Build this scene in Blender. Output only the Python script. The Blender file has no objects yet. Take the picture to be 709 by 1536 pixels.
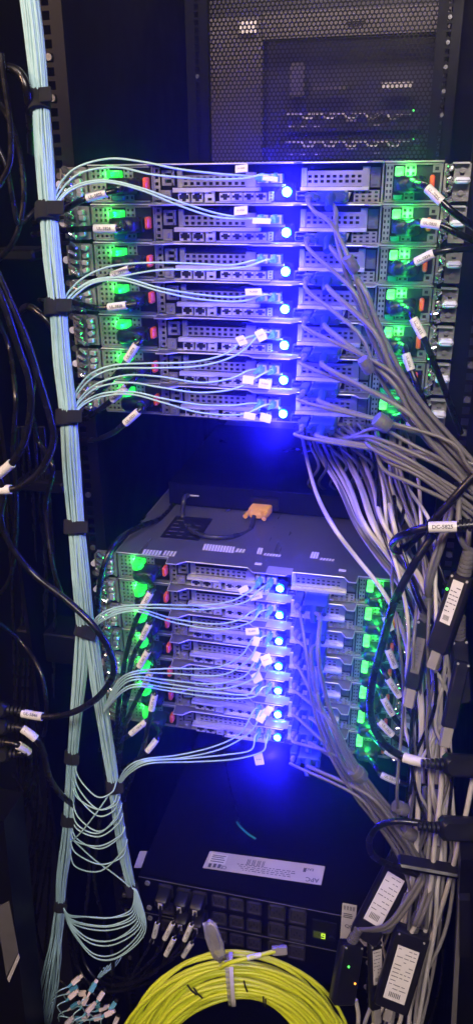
import bpy, math, random
from mathutils import Vector, Matrix
random.seed(7)
S = bpy.context.scene
COL = S.collection
# ------------------------------------------------------------------ camera
W, H, F = 709.0, 1536.0, 1154.0
CAM = Vector((.1931, -.9612, -.0192)); YAW, PITCH, ROLL = .2318, .4075, .0074
_cy, _sy, _cp, _sp = math.cos(YAW), math.sin(YAW), math.cos(PITCH), math.sin(PITCH)
FWD = Vector((-_sy*_cp, _cy*_cp, -_sp)); _r = Vector((_cy, _sy, 0)); _d = FWD.cross(_r)
RGT = math.cos(ROLL)*_r + math.sin(ROLL)*_d
DWN = -math.sin(ROLL)*_r + math.cos(ROLL)*_d
cam = bpy.data.objects.new('camera', bpy.data.cameras.new('camera')); COL.objects.link(cam)
rm = Matrix((RGT, -DWN, -FWD)).transposed()
cam.matrix_world = Matrix.Translation(CAM) @ rm.to_4x4()
cam.data.sensor_fit = 'VERTICAL'; cam.data.sensor_height = 24; cam.data.lens = 24*F/H
cam.data.clip_start = .02; cam.data.clip_end = 100
S.camera = cam
# ------------------------------------------------------------------ world, room lamps, exposure
w = bpy.data.worlds.new('World'); S.world = w; w.use_nodes = True
w.node_tree.nodes['Background'].inputs[0].default_value = (.02, .018, .03, 1)
w.node_tree.nodes['Background'].inputs[1].default_value = .12
def area(name, loc, target, sx, sy, power, color):
    l = bpy.data.lights.new(name, 'AREA'); l.shape = 'RECTANGLE'; l.size = sx; l.size_y = sy
    l.energy = power; l.color = color
    o = bpy.data.objects.new(name, l); COL.objects.link(o); o.location = loc
    o.rotation_euler = (Vector(target)-Vector(loc)).to_track_quat('-Z', 'Y').to_euler()
    return o
area('room_lamp', (.25, -1.9, 1.15), (-.05, 0, -.6), 1.2, .3, 96, (1, .85, .75))
area('left_lamp', (-1.3, -1.3, .7), (-.35, 0, -.5), .3, .3, 32, (1, .62, .40))
area('aisle_lamp', (-.2, 1.75, 1.5), (-.2, 2.3, .2), 1.2, .2, 58, (1, .82, .74))
S.view_settings.view_transform = 'Standard'; S.view_settings.look = 'None'
S.view_settings.exposure = 0; S.view_settings.gamma = 1
BLUE_W, GREEN_W = 1.6, .11
S.cycles.use_denoising = True
S.cycles.max_bounces = 5; S.cycles.volume_bounces = 0

U = .04445
def P(u, v, Y=0.0):
    """point on the camera's sight line that lies in the vertical plane at depth Y of the rack"""
    q = FWD + RGT*((u-W/2)/F) + DWN*((v-H/2)/F)
    return CAM + q*((Y-CAM.y)/q.y)
def PZ(u, v, Z):
    q = FWD + RGT*((u-W/2)/F) + DWN*((v-H/2)/F)
    return CAM + q*((Z-CAM.z)/q.z)
ORD = ['top', 'second', 'third', 'fourth', 'fifth', 'sixth', 'bottom']
# ------------------------------------------------------------------ materials
MATS = {}
def mat(name, col, rough=.5, metal=0.0, var=.12, scale=40, bump=.0, bscale=300, emis=None, estr=0, trans=0, alpha=1, coat=0, stretch=None, rvar=.1, spec=.5):
    m = bpy.data.materials.new(name); m.use_nodes = True; nt = m.node_tree; n = nt.nodes; b = n['Principled BSDF']
    b.inputs['Roughness'].default_value = rough; b.inputs['Metallic'].default_value = metal
    b.inputs['Coat Weight'].default_value = coat; b.inputs['Specular IOR Level'].default_value = spec
    tc = n.new('ShaderNodeTexCoord'); mp = n.new('ShaderNodeMapping'); nt.links.new(tc.outputs['Object'], mp.inputs[0])
    if stretch: mp.inputs['Scale'].default_value = stretch
    ns = n.new('ShaderNodeTexNoise'); ns.inputs['Scale'].default_value = scale; ns.inputs['Detail'].default_value = 5
    nt.links.new(mp.outputs[0], ns.inputs['Vector'])
    mx = n.new('ShaderNodeMixRGB'); mx.inputs[1].default_value = (*[c*(1-var*1.6) for c in col], 1)
    mx.inputs[2].default_value = (*[min(1, c*(1+var*1.6)) for c in col], 1)
    nt.links.new(ns.outputs['Fac'], mx.inputs[0]); nt.links.new(mx.outputs[0], b.inputs['Base Color'])
    mr = n.new('ShaderNodeMapRange'); mr.inputs['From Min'].default_value = .3; mr.inputs['From Max'].default_value = .7
    mr.inputs['To Min'].default_value = max(.05, rough-rvar); mr.inputs['To Max'].default_value = min(1, rough+rvar)
    nt.links.new(ns.outputs['Fac'], mr.inputs['Value']); nt.links.new(mr.outputs[0], b.inputs['Roughness'])
    if bump:
        n2 = n.new('ShaderNodeTexNoise'); n2.inputs['Scale'].default_value = bscale; n2.inputs['Detail'].default_value = 3
        nt.links.new(mp.outputs[0], n2.inputs['Vector'])
        bp = n.new('ShaderNodeBump'); bp.inputs['Strength'].default_value = bump; bp.inputs['Distance'].default_value = .001
        nt.links.new(n2.outputs['Fac'], bp.inputs['Height']); nt.links.new(bp.outputs[0], b.inputs['Normal'])
    if emis:
        b.inputs['Emission Color'].default_value = (*emis, 1); b.inputs['Emission Strength'].default_value = estr
        if name.startswith('led_green'):
            me = n.new('ShaderNodeMapRange'); me.inputs['From Min'].default_value = .3; me.inputs['From Max'].default_value = .7
            me.inputs['To Min'].default_value = estr*.35; me.inputs['To Max'].default_value = estr*1.6
            nt.links.new(ns.outputs['Fac'], me.inputs['Value']); nt.links.new(me.outputs[0], b.inputs['Emission Strength'])
    if trans:
        b.inputs['Transmission Weight'].default_value = trans
    MATS[name] = m
    return m
mat('steel', (.33, .325, .315), .34, .7, .10, 60, .05, 500, rvar=.06)
mat('steel_bright', (.62, .61, .60), .33, .6, .05, 80, .03, 400, rvar=.04)
mat('lid_steel', (.145, .145, .15), .33, .55, .12, 30, .2, 900, stretch=(1, .1, 1))
mat('chrome', (.72, .72, .72), .16, .9, .1, 60, .35, 160)
mat('dark_gap', (.006, .006, .007), .6, 0, .2, spec=.2)
mat('black_paint', (.003, .003, .0035), .5, 0, .3, 20, .2, 700, spec=.1)
mat('black_sheet', (.004, .004, .0045), .4, 0, .3, 9, .1, 500, spec=.15)
mat('black_plastic', (.007, .007, .008), .4, 0, .25, 60, .15, 500, spec=.35)
mat('black_cord', (.006, .0055, .0055), .27, 0, .2, 60, .12, 350)
mat('dark_plastic', (.032, .03, .03), .4, 0, .2, 60, .15, 400)
mat('cord_grey', (.03, .03, .034), .3, 0, .2, 60)
mat('velcro', (.006, .006, .0065), .95, 0, .3, 200, .8, 1500)
mat('teal', (.37, .58, .60), .42, 0, .10, 90, .05, 400)
mat('teal_plug', (.10, .34, .42), .35, 0, .1)
mat('grey_cable', (.13, .122, .12), .45, 0, .12, 60, .05, 300)
mat('pale_cable', (.58, .54, .51), .45, 0, .12, 50, .05, 300)
mat('boot', (.11, .105, .105), .5, 0, .15)
mat('clear_plug', (.36, .34, .33), .15, 0, .15, 60, .2, 200, trans=.35)
mat('paper', (.64, .62, .60), .55, 0, .06, 30, .1, 300)
mat('print', (.05, .05, .055), .6, 0, .1)
mat('tape_grey', (.50, .47, .46), .5, 0, .1, 20)
mat('orange_tab', (.70, .10, .03), .4, 0, .1, 50)
mat('blue_vga', (.02, .04, .24), .38, 0, .15, 50)
mat('amber_plug', (.80, .40, .07), .4, 0, .1, 50)
mat('yellow', (.60, .66, .02), .38, 0, .04, 50, .05, 300)
mat('lavender', (.62, .64, .80), .35, 0, .08)
mat('brass', (.62, .45, .25), .35, .8, .2)
mat('film', (.7, .68, .66), .15, 0, .1, 40, .6, 60, trans=.75)
mat('pink_boot', (.74, .62, .56), .45, 0, .1)
mat('far_grey', (.11, .095, .095), .55, .2, .2, 6)
mat('far_dark', (.035, .032, .04), .5, .1, .2, 6)
mat('far_light', (.70, .66, .64), .4, .1, .2, 30)
mat('green_fibre', (.02, .28, .16), .4)
mat('led_blue', (.02, .1, .6), .3, 0, 0, emis=(.03, .38, 1), estr=2.6)
mat('led_core', (.3, .5, .9), .3, 0, 0, emis=(.55, .9, 1), estr=8)
mat('led_green', (.02, .4, .04), .35, 0, .05, scale=110, emis=(.03, 1, .06), estr=1.35)
mat('led_green_bright', (.02, .4, .04), .35, 0, .05, scale=90, emis=(.10, 1, .12), estr=2.4)
mat('led_dot', (.02, .4, .04), .35, 0, 0, emis=(.1, 1, .1), estr=3)
mat('led_amber', (.4, .2, .04), .35, 0, 0, emis=(1, .35, .04), estr=3)
mat('lcd', (.2, .3, .02), .35, 0, 0, emis=(.55, .85, .05), estr=1.3)
mat('lcd_back', (.03, .035, .01), .3, 0, 0, emis=(.25, .35, .03), estr=.12)
# ------------------------------------------------------------------ mesh helpers
class MB:
    def __init__(s): s.v = []; s.f = []
    def add(s, vs, fs):
        o = len(s.v); s.v += [tuple(x) for x in vs]; s.f += [tuple(i+o for i in f) for f in fs]; return s
    def box(s, x0, x1, y0, y1, z0, z1, M=None):
        vs = [Vector((x, y, z)) for x in (x0, x1) for y in (y0, y1) for z in (z0, z1)]
        if M: vs = [M @ v for v in vs]
        return s.add(vs, [(0, 1, 3, 2), (4, 6, 7, 5), (0, 4, 5, 1), (2, 3, 7, 6), (0, 2, 6, 4), (1, 5, 7, 3)])
    def bbox(s, x0, x1, y0, y1, z0, z1, c, M=None, axis='y'):
        """box with chamfered edges around the axis and a chamfered front face"""
        if axis == 'y':
            p = [(x0+c, z0), (x1-c, z0), (x1, z0+c), (x1, z1-c), (x1-c, z1), (x0+c, z1), (x0, z1-c), (x0, z0+c)]
            mx, mz = (x0+x1)/2, (z0+z1)/2
            rings = []
            for y, k in ((y1, 0), (y0+c, 0), (y0, 1)):
                rings.append([Vector((a-k*c*(1 if a > mx else -1)*.8, y, b-k*c*(1 if b > mz else -1)*.8)) for a, b in p])
        else:
            p = [(x0+c, y0), (x1-c, y0), (x1, y0+c), (x1, y1-c), (x1-c, y1), (x0+c, y1), (x0, y1-c), (x0, y0+c)]
            mx, my = (x0+x1)/2, (y0+y1)/2
            rings = []
            for z, k in ((z0, 1), (z0+c, 0), (z1-c, 0), (z1, 1)):
                rings.append([Vector((a-k*c*(1 if a > mx else -1)*.8, b-k*c*(1 if b > my else -1)*.8, z)) for a, b in p])
        return s.rings(rings, M)
    def rings(s, rings, M=None, cap=True):
        n = len(rings[0]); vs = [v for r in rings for v in r]
        if M: vs = [M @ v for v in vs]
        fs = []
        for i in range(len(rings)-1):
            for j in range(n):
                a, b = i*n+j, i*n+(j+1) % n
                fs.append((a, b, b+n, a+n))
        if cap: fs.append(tuple(range(n))[::-1]); fs.append(tuple(range((len(rings)-1)*n, len(rings)*n)))
        return s.add(vs, fs)
    def prism(s, poly, axis, a, b, M=None):
        def mk(p, q):
            return {'z': Vector((p[0], p[1], q)), 'y': Vector((p[0], q, p[1])), 'x': Vector((q, p[0], p[1]))}[axis]
        return s.rings([[mk(p, a) for p in poly], [mk(p, b) for p in poly]], M)
    def cyl(s, c, r, y0, y1, n=12, axis='y', r2=None):
        r2 = r if r2 is None else r2
        def mk(a, rr, q):
            x, z = c[0]+rr*math.cos(a), c[1]+rr*math.sin(a)
            return {'y': Vector((x, q, z)), 'z': Vector((x, z, q)), 'x': Vector((q, x, z))}[axis]
        A = [2*math.pi*i/n for i in range(n)]
        return s.rings([[mk(a, r, y0) for a in A], [mk(a, r2, y1) for a in A]])
    def grille(s, x0, x1, z0, z1, nx, nz, y0, y1, k=.5):
        """plate with nx by nz square holes; k = share of a cell taken by the hole"""
        px, pz = (x1-x0)/nx, (z1-z0)/nz; bx, bz = px*(1-k)/2, pz*(1-k)/2
        for i in range(nx+1):
            c = x0+i*px; s.box(max(x0, c-bx), min(x1, c+bx), y0, y1, z0, z1)
        for j in range(nz+1):
            c = z0+j*pz; s.box(x0, x1, y0+.12, y1+.12, max(z0, c-bz), min(z1, c+bz))
        return s
    def tube(s, pts, r, n=8, cap=True, flat=1.0):
        R = r if callable(r) else (lambda t: r)
        T = []
        for i in range(len(pts)):
            a, b = pts[max(0, i-1)], pts[min(len(pts)-1, i+1)]; t = (b-a)
            T.append(t.normalized() if t.length > 1e-9 else Vector((0, 0, 1)))
        nrm = T[0].orthogonal().normalized(); rings = []
        for i, p in enumerate(pts):
            nrm = (nrm - T[i]*nrm.dot(T[i]))
            nrm = nrm.normalized() if nrm.length > 1e-9 else T[i].orthogonal().normalized()
            bi = T[i].cross(nrm); rr = R(i/max(1, len(pts)-1))
            rings.append([p+(nrm*math.cos(2*math.pi*k/n)+bi*math.sin(2*math.pi*k/n)*flat)*rr for k in range(n)])
        return s.rings(rings, None, cap)
    def data(s, name, scale=1.0, smooth=None):
        me = bpy.data.meshes.new(name)
        me.from_pydata([(x*scale, y*scale, z*scale) for x, y, z in s.v], [], s.f)
        import bmesh
        bm = bmesh.new(); bm.from_mesh(me); bmesh.ops.recalc_face_normals(bm, faces=bm.faces); bm.to_mesh(me); bm.free()
        if smooth:
            me.polygons.foreach_set('use_smooth', [True]*len(me.polygons))
            me.set_sharp_from_angle(angle=math.radians(smooth))
        return me
    def build(s, name, m, parent=None, scale=1.0, smooth=None, loc=None):
        me = s.data(name, scale, smooth); me.materials.append(MATS[m])
        return link(name, me, parent, loc)
def link(name, me, parent=None, loc=None):
    o = bpy.data.objects.new(name, me); COL.objects.link(o)
    if parent: o.parent = parent
    if loc is not None: o.location = loc
    return o
def tag(o, label=None, cat=None, group=None, kind=None):
    if label: o['label'] = label
    if cat: o['category'] = cat
    if group: o['group'] = group
    if kind: o['kind'] = kind
    return o
def empty(name, loc=(0, 0, 0)):
    o = bpy.data.objects.new(name, None); COL.objects.link(o); o.location = loc; o.empty_display_size = .02
    return o
def copy_tree(o, parent=None):
    c = o.copy(); COL.objects.link(c); c.parent = parent
    for ch in list(o.children): copy_tree(ch, c)
    return c
def smooth_path(pts, sub=6):
    """centripetal-like Catmull-Rom through the given points"""
    out = []; n = len(pts)
    for i in range(n-1):
        p0, p1, p2, p3 = pts[max(0, i-1)], pts[i], pts[i+1], pts[min(n-1, i+2)]
        for k in range(sub):
            t = k/sub
            out.append(.5*((2*p1)+(-p0+p2)*t+(2*p0-5*p1+4*p2-p3)*t*t+(-p0+3*p1-3*p2+p3)*t*t*t))
    out.append(pts[-1].copy())
    return out
_TXT = {}
def text_mesh(txt, size):
    k = (txt, size)
    if k not in _TXT:
        c = bpy.data.curves.new('lettering', 'FONT'); c.body = txt; c.size = size; c.align_x = 'CENTER'; c.align_y = 'CENTER'
        c.resolution_u = 2; c.offset = size*.018
        o = bpy.data.objects.new('lettering', c); COL.objects.link(o)
        bpy.context.view_layer.update()
        me = bpy.data.meshes.new_from_object(o.evaluated_get(bpy.context.evaluated_depsgraph_get()))
        bpy.data.objects.remove(o); me.name = 'lettering'; me.materials.clear(); me.materials.append(MATS['print']); _TXT[k] = me
    return _TXT[k]
def basis(x, n):
    """rotation whose local x follows x and whose local z is the outward normal n"""
    z = n.normalized(); x = (x - z*x.dot(z)).normalized(); y = z.cross(x)
    return Matrix((x, y, z)).transposed()
def wloc(p):
    v = Vector((0, 0, 0))
    while p is not None: v += p.location; p = p.parent
    return v
def lettering(txt, size, pos, x, n, parent, lift=.0006):
    o = link('lettering', text_mesh(txt, size), parent)
    o.matrix_local = Matrix.Translation(Vector(pos)+n.normalized()*lift-wloc(parent)) @ basis(x, n).to_4x4()
    return o
def wbuild(mb, name, m, parent=None, smooth=None):
    """build a mesh given in world coordinates as a part of parent"""
    if parent is not None:
        d = wloc(parent); mb.v = [(a-d.x, b-d.y, c-d.z) for a, b, c in mb.v]
    o = mb.build(name, m, parent, 1.0, smooth)
    if name in ('print', 'barcode'): o['kind'] = 'stuff'
    return o
# ================================================================== the rack: setting
XL, XR, YF = -.366, .352, 1.02
def struct(name, mb, m, smooth=None):
    return tag(mb.build(name, m, None, 1.0, smooth), kind='structure')
struct('floor', MB().box(-3, 3, -3, 5, -1.90, -1.86), 'black_sheet')
struct('rack_side_panel', MB().box(XL-.006, XL, -.02, YF, -1.80, .70), 'black_paint')
struct('rack_side_panel', MB().box(XR, XR+.006, -.02, YF, -1.80, .70), 'black_paint')
struct('rack_base', MB().box(XL, XR, -.02, YF, -1.80, -1.76), 'black_paint')
# perforated front door far behind, hexagonal holes
def hex_door():
    root = empty('perforated_door', (-.08, YF+.01, -.9))
    tag(root, 'black perforated steel door with hexagonal holes closing the far side of the rack', 'door')
    mb = MB(); p = .0098; rh = p*.40; x0, x1, z0, z1 = -.362, .206, -.10, .46
    row = p*.866; j = 0; z = z0
    while z < z1:
        x = x0 + (p/2 if j % 2 else 0)
        while x < x1:
            # one hexagonal cell: outer hexagon, inner hexagon, front ring
            out = [(x+p/math.sqrt(3)*math.sin(a), z+p/math.sqrt(3)*math.cos(a)) for a in [math.pi/3*k for k in range(6)]]
            inn = [(x+rh*math.sin(a), z+rh*math.cos(a)) for a in [math.pi/3*k for k in range(6)]]
            vs = [(a, 0, b) for a, b in out]+[(a, 0, b) for a, b in inn]+[(a, .0015, b) for a, b in inn]
            fs = [(k, (k+1) % 6, 6+(k+1) % 6, 6+k) for k in range(6)]+[(6+k, 6+(k+1) % 6, 12+(k+1) % 6, 12+k) for k in range(6)]
            mb.add([Vector((a+.08, b+.0, c+.9)) for a, b, c in vs], fs)
            x += p
        z += row; j += 1
    o = mb.build('perforated_panel', 'black_sheet', root); tag(o, kind='stuff')
    f = MB()
    f.box(-.372+.08, -.355+.08, -.012, .006, -.86, 1.55); f.box(.203+.08, .30+.08, -.012, .006, -.86, 1.55)
    f.box(-.355+.08, .203+.08, -.01, .005, -.86, .80); f.box(-.355+.08, .203+.08, -.01, .005, 1.36, 1.55)
    f.build('door_frame', 'black_paint', root)
hex_door()
# posts with square nut holes
def post(name, x0, x1, y0, z0, z1, label, turned=False):
    root = empty(name, ((x0+x1)/2, y0, z0)); tag(root, label, 'rack post', 'square-holed posts of the rack')
    mb = MB(); wd = (x1-x0)/2
    hw = .0047; n = int((z1-z0)/(U/3))
    mb.box(-wd, -hw, 0, .003, 0, z1-z0); mb.box(hw, wd, 0, .003, 0, z1-z0)
    for k in range(n+1):
        z = k*U/3
        mb.box(-hw, hw, .0002, .0028, z-.0026, z+.0026)
    mb.build('perforated_flange', 'black_sheet', root)
    MB().box(wd*(-1), -wd+.003, .003, .045, 0, z1-z0).build('web', 'black_sheet', root)
    MB().box(wd-.003, wd, .003, .02, 0, z1-z0).build('lip', 'black_sheet', root)
    sc = MB().cyl((0, 0), .0042, -.0035, .0, 10).data('screw', 1, 40); sc.materials.append(MATS['lid_steel'])
    for k in range(2, n, 3):
        if random.random() < .5: link('screw', sc, root, (0, 0, k*U/3+U/6+.0008))
    return root
post('rack_post', -.296, -.254, .045, -1.74, .45, 'black square-holed rear post beside the teal trunk on the left')
post('rack_post', .236, .285, .045, -1.74, .45, 'black square-holed rear post at the right edge of the servers')
post('rack_post', -.36, -.31, .93, -.6, .50, 'black square-holed front post at the left of the mesh door')
post('rack_post', .176, .226, .93, -.6, .50, 'black square-holed front post at the right of the mesh door')
# hinge plate and hanging chain bits seen near the mesh door
# ------------------------------------------------------------------ the rack across the far aisle
def far_rack():
    Y = 2.3
    root = empty('opposite_rack', (-.15, Y, -1.8)); tag(root, 'grey equipment rack across the far aisle seen through the mesh door', 'rack')
    def bx(name, m, u0, v0, u1, v1, dy=0, th=.03, par=root):
        a, b = P(u0, v0, Y+dy), P(u1, v1, Y+dy)
        return wbuild(MB().box(a.x, b.x, Y+dy, Y+dy+th, b.z, a.z), name, m, par)
    wbuild(MB().box(-1.1, .8, Y+.05, Y+.08, -1.8, 1.2), 'backboard', 'far_dark', root)
    bx('frame', 'far_grey', 270, 30, 392, 300); bx('crossbar', 'far_grey', 392, 20, 720, 44)
    bx('sticker', 'far_light', 359, 32, 384, 50, -.01, .01)
    bx('sticker', 'far_grey', 520, 24, 545, 31, -.01, .01)
    bx('panel', 'far_grey', 435, 95, 455, 145); bx('drive_bay', 'far_grey', 470, 128, 520, 134); bx('drive_bay', 'far_light', 572, 124, 618, 132)
    for v in (170, 212):
        sv = bx('server_bezel', 'far_dark', 425, v-2, 628, v+24, -.02, .05)
        for i in range(5):
            u = 462+i*32
            mb = MB()
            for (ua, va, ub, vb) in ((u-10, v+1, u-6, v+8), (u-6, v+8, u+6, v+8), (u+6, v+8, u+10, v+1)):
                mb.tube([P(ua, va, Y-.035), P(ub, vb, Y-.035)], .0035, 6)
            wbuild(mb, 'handle', 'far_light', sv)
            if i == 2: bx('badge', 'far_light', u-7, v+9, u+7, v+12, -.03, .01, sv)
        mb = MB()
        for k in range(24):
            u = 429+k*8.2
            if k % 4 != 3: a, b = P(u, v, Y-.03), P(u+6, v+2, Y-.03); mb.box(a.x, b.x, Y-.03, Y-.02, b.z, a.z)
        wbuild(mb, 'trim', 'far_light', sv)
        for (uu, vv) in ((432, v+19), (450, v+19), (470, v+19), (560, v+17)):
            bx('tag_strip', 'far_light', uu, vv, uu+8, vv+1.3, -.03, .01, sv)
        wbuild(MB().cyl((P(620, v-4, Y).x, P(620, v-4, Y).z), .004, Y-.03, Y-.02, 8), 'status_light', 'led_dot', sv)
far_rack()
# ================================================================== servers
def server():
    r = empty('server')
    k = .001
    MB().box(-216, 204, 12, 720, -43.0, -1.3).build('chassis', 'lid_steel', r, k)
    MB().box(-215.5, 203.5, 10.5, 11.9, -42.5, -1.4).build('recess_shade', 'dark_gap', r, k)  # dark sheet over the steel stands in for shade behind the rear parts
    # lid with its cut-back edge over the two card slots
    pts = [(-217, 0), (-136, 0), (-134, -20), (-119, -20), (-108, -8), (-16, -8), (-6, -20), (40, -20), (47, -8), (121, -8), (128, -20), (138, -20), (139.5, 0), (205, 0), (205, 720), (-217, 720)]
    lid = MB().prism(pts, 'z', -1.2, 0).build('lid', 'lid_steel', r, k)
    hem = MB()
    for a, b in zip(pts[:13], pts[1:14]):
        hem.tube([Vector((a[0], a[1], -.8)), Vector((b[0], b[1], -.8))], .95, 6)
    MB().box(12, 48, -18, 2, .05, .4).build('glow_reflector', 'steel_bright', lid, k)  # added reflector plate, brightens the glow under the indicator above
    hem.build('hem', 'steel_bright', lid, k, 60)
    MB().box(-216, 204, 2, 12, -44.2, -43.1).build('floor_edge', 'steel_bright', r, k)
    for x in (-135.5, 138):
        MB().box(x, x+1.6, -1, 12, -43, -1.4).build('divider', 'steel', r, k)
    # --- power supplies
    def psu(side):
        if side == 'l':
            x0, gr, h0, tab = -214, (-213, -189, 4), -189, -145
        else:
            x0, gr, h0, tab = 141, (142, 150, 2), 151, 190
        p = MB()
        p.grille(gr[0], gr[1], -40.5, -4, gr[2], 6, 0, 1.4, .52)
        if side == 'l':
            p.grille(-171, -159, -16, -4, 2, 2, 0, 1.4, .5); p.grille(-171, -159, -40.5, -34, 2, 1, 0, 1.4, .5)
            p.box(-216, -213, -1, 10, -42, -3); p.box(-213, -138, -1.5, 8, -3.9, -2.6); p.box(-213, -138, -1.5, 8, -42.4, -40.8)
        else:
            p.grille(163, 175, -16, -4, 2, 2, 0, 1.4, .5); p.grille(163, 175, -40.5, -31, 2, 2, 0, 1.4, .5)
            p.grille(193, 202, -12, -4, 1, 1, 0, 1.4, .45); p.grille(193, 202, -40.5, -32, 1, 1, 0, 1.4, .45)
            p.box(201.6, 204, -1, 10, -42, -3); p.box(141, 202, -1.5, 8, -3.9, -2.6); p.box(141, 202, -1.5, 8, -42.4, -40.8)
        ps = p.build('power_supply', 'steel', r, k)
        MB().bbox(h0+1, tab-3, -3, 6, -33, -15.5, 2).build('socket', 'black_plastic', ps, k)
        MB().box(h0+.5, (-138 if side == 'l' else 203), 2, 5, -40.4, -4.2).build('face', 'black_plastic', ps, k)
        # glowing pull handle: a tongue with a waist, thick and rounded at the tip
        if side == 'l':
            poly = [(-188, 2), (-189, -8), (-187, -17), (-183, -25), (-177, -26), (-172, -20), (-171.5, -11), (-174, -7), (-173, 2)]
            mb = MB()
            for dz, c in ((-15, .9), (-14, 1), (-8, 1), (-6.5, .85)): pass
            mb.rings([[Vector((-180+(x+180)*c, y*c, z)) for x, y in poly] for z, c in ((-15.5, .86), (-14.3, 1), (-8.2, 1), (-6.8, .86))])
            low = MB().prism([(-188, 0), (-186, -5), (-172, -5), (-171, 0)], 'z', -40, -35)
        else:
            poly = [(152.5, 2), (152.5, -15), (154, -17), (160, -17), (161.5, -15), (161.5, 2)]
            mb = MB(); mb.rings([[Vector((157+(x-157)*c, y*c, z)) for x, y in poly] for z, c in ((-15.5, .86), (-14.3, 1), (-7.2, 1), (-5.8, .86))])
            low = MB().prism([(151, 0), (152, -5), (161, -5), (162, 0)], 'z', -40, -35)
        mb.build('handle', 'led_green' if side == 'l' else 'led_green_bright', ps, k, 40)
        low.build('handle_foot', 'green_fibre', ps, k)
        MB().bbox(tab+.5, tab+6.2, -10, 2, -29, -14.5, 1.6).build('latch', 'orange_tab', ps, k, 40)
        l = bpy.data.lights.new('handle_glow', 'POINT'); l.energy = GREEN_W if side == 'l' else GREEN_W*.55; l.color = (.03, 1, .08); l.shadow_soft_size = .004
        o = bpy.data.objects.new('handle_glow', l); COL.objects.link(o); o.parent = ps
        o.location = (-.168, -.020, -.020) if side == 'l' else (.1685, -.022, -.012)
        if side == 'l':
            l = l.copy(); l.energy = GREEN_W*.35; o = bpy.data.objects.new('handle_glow', l); COL.objects.link(o); o.parent = ps; o.location = (-.1925, -.005, -.011)
    psu('l'); psu('r')
    # --- strip with square holes beside each supply
    MB().grille(-133.5, -125, -40, -4, 1, 5, 0, 1.4, .5).build('vent_strip', 'steel', r, k)
    # --- left card bracket
    b = MB(); b.grille(-98, -20, -25, -13, 10, 2, 3, 4.4, .58); b.box(-104, -98, 2, 6, -26, -6); b.box(-20, -8, 2, 6, -26, -10)
    sh = MB().box(-98, -20, 7, 8, -26, -6)
    br = b.build('card_bracket', 'steel', r, k); sh.build('backing', 'dark_gap', br, k)
    rl = MB().box(-108, -2, -5, 4, -30.5, -26.5); rl.box(-108, -60, -6, -5, -31.5, -30); rl.build('rail', 'steel_bright', br, k)
    n = MB(); n.box(-122, -118, -2, 4, -24, -7); n.box(-118, -108, -2, 0, -10, -7); n.box(-118, -108, -2, 0, -17, -14); n.box(-118, -108, -2, 0, -24, -21); n.box(-110, -107, -2, 2, -24, -7)
    n.box(-124, -112, -1, 3, -42, -29); n.box(-120, -116, -4, -1, -38, -33)
    n.build('clip', 'steel', br, k)
    # --- ports
    def port(x0, x1, z0, z1, name='network_port'):
        mb = MB(); t = 1.0
        mb.box(x0, x0+t, -3, 8, z0, z1); mb.box(x1-t, x1, -3, 8, z0, z1); mb.box(x0, x1, -2.9, 8, z1-t, z1); mb.box(x0, x1, -2.9, 8, z0, z0+t)
        c = (x0+x1)/2; mb.box(x0+t, c-2.4, -2.5, 6, z0+t, z0+3.4); mb.box(c+2.4, x1-t, -2.5, 6, z0+t, z0+3.4)
        o = mb.build(name, 'steel_bright', r, k)
        MB().box(x0+t, x1-t, -1.9, 7, z0+t, z1-t).build('cavity_shade', 'dark_gap', o, k)  # dark block fills the opening in place of its inner shade
        lt = MB(); lt.box(x0+1.6, x0+3.6, -3.4, -2.8, z1-2.6, z1-1.1); lt.box(x1-3.6, x1-1.6, -3.4, -2.8, z1-2.6, z1-1.1); lt.build('link_light', 'paper', o, k)
    port(-102, -88, -42.5, -31.5); port(-85.5, -71.5, -42.5, -31.5)
    for i in range(4): port(-51+i*14.4, -51+i*14.4+13.6, -41, -32.2)
    i2 = MB(); i2.grille(-69, -57, -43, -28, 1, 2, -3, 0, .4); i2.box(-69, -57, 0, 6, -29, -27.5); i2.build('port_bracket', 'steel_bright', r, k)
    i3 = MB(); i3.box(-55, 12, -6, 3, -43.2, -41.6); i3.grille(8, 14, -41, -31, 1, 3, -2, 2, .45); i3.build('card_rail', 'steel_bright', r, k)
    for x in (-4, 12):
        t = MB(); t.box(x, x+13, -9, 6, -22, -12); t.box(x+1, x+12, -10, -9, -13.6, -12.4)
        t.build('transceiver', 'steel_bright', r, k)
    MB().box(-6, 28, -3, 2, -25.5, -23).build('cage_rail', 'steel', r, k)
    # --- locator light
    ld = MB(); ld.cyl((30, -31.5), 5.2, -4, 1, 20, r2=5.6); ld = ld.build('indicator_light', 'led_blue', r, k, 40)
    MB().cyl((30, -31.5), 3.1, -4.7, -3.9, 18, r2=3.4).build('lens', 'led_core', ld, k, 40)
    bz = MB(); bz.box(21, 39, 1, 4, -42.5, -22); bz.build('light_bezel', 'black_sheet', r, k)
    l = bpy.data.lights.new('indicator_glow', 'POINT'); l.energy = BLUE_W; l.color = (.02, .012, 1); l.shadow_soft_size = .006
    o = bpy.data.objects.new('indicator_glow', l); COL.objects.link(o); o.parent = r; o.location = (.030, -.045, -.0315)
    l = bpy.data.lights.new('indicator_beam', 'AREA'); l.shape = 'DISK'; l.size = .009; l.energy = BLUE_W*2.6; l.color = (.015, .11, 1)
    o = bpy.data.objects.new('indicator_beam', l); COL.objects.link(o); o.parent = r; o.location = (.030, -.0045, -.0315); o.rotation_euler = (math.radians(90), 0, 0)
    us = MB(); us.box(40.5, 54, -3, 6, -31.5, -30.5); us.box(40.5, 54, -3, 6, -41, -40); us.box(40.5, 41.5, -3, 6, -41, -30.5); us.box(53, 54, -3, 6, -41, -30.5); us.box(43, 51.5, -2, 6, -36.2, -34.8)
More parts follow.
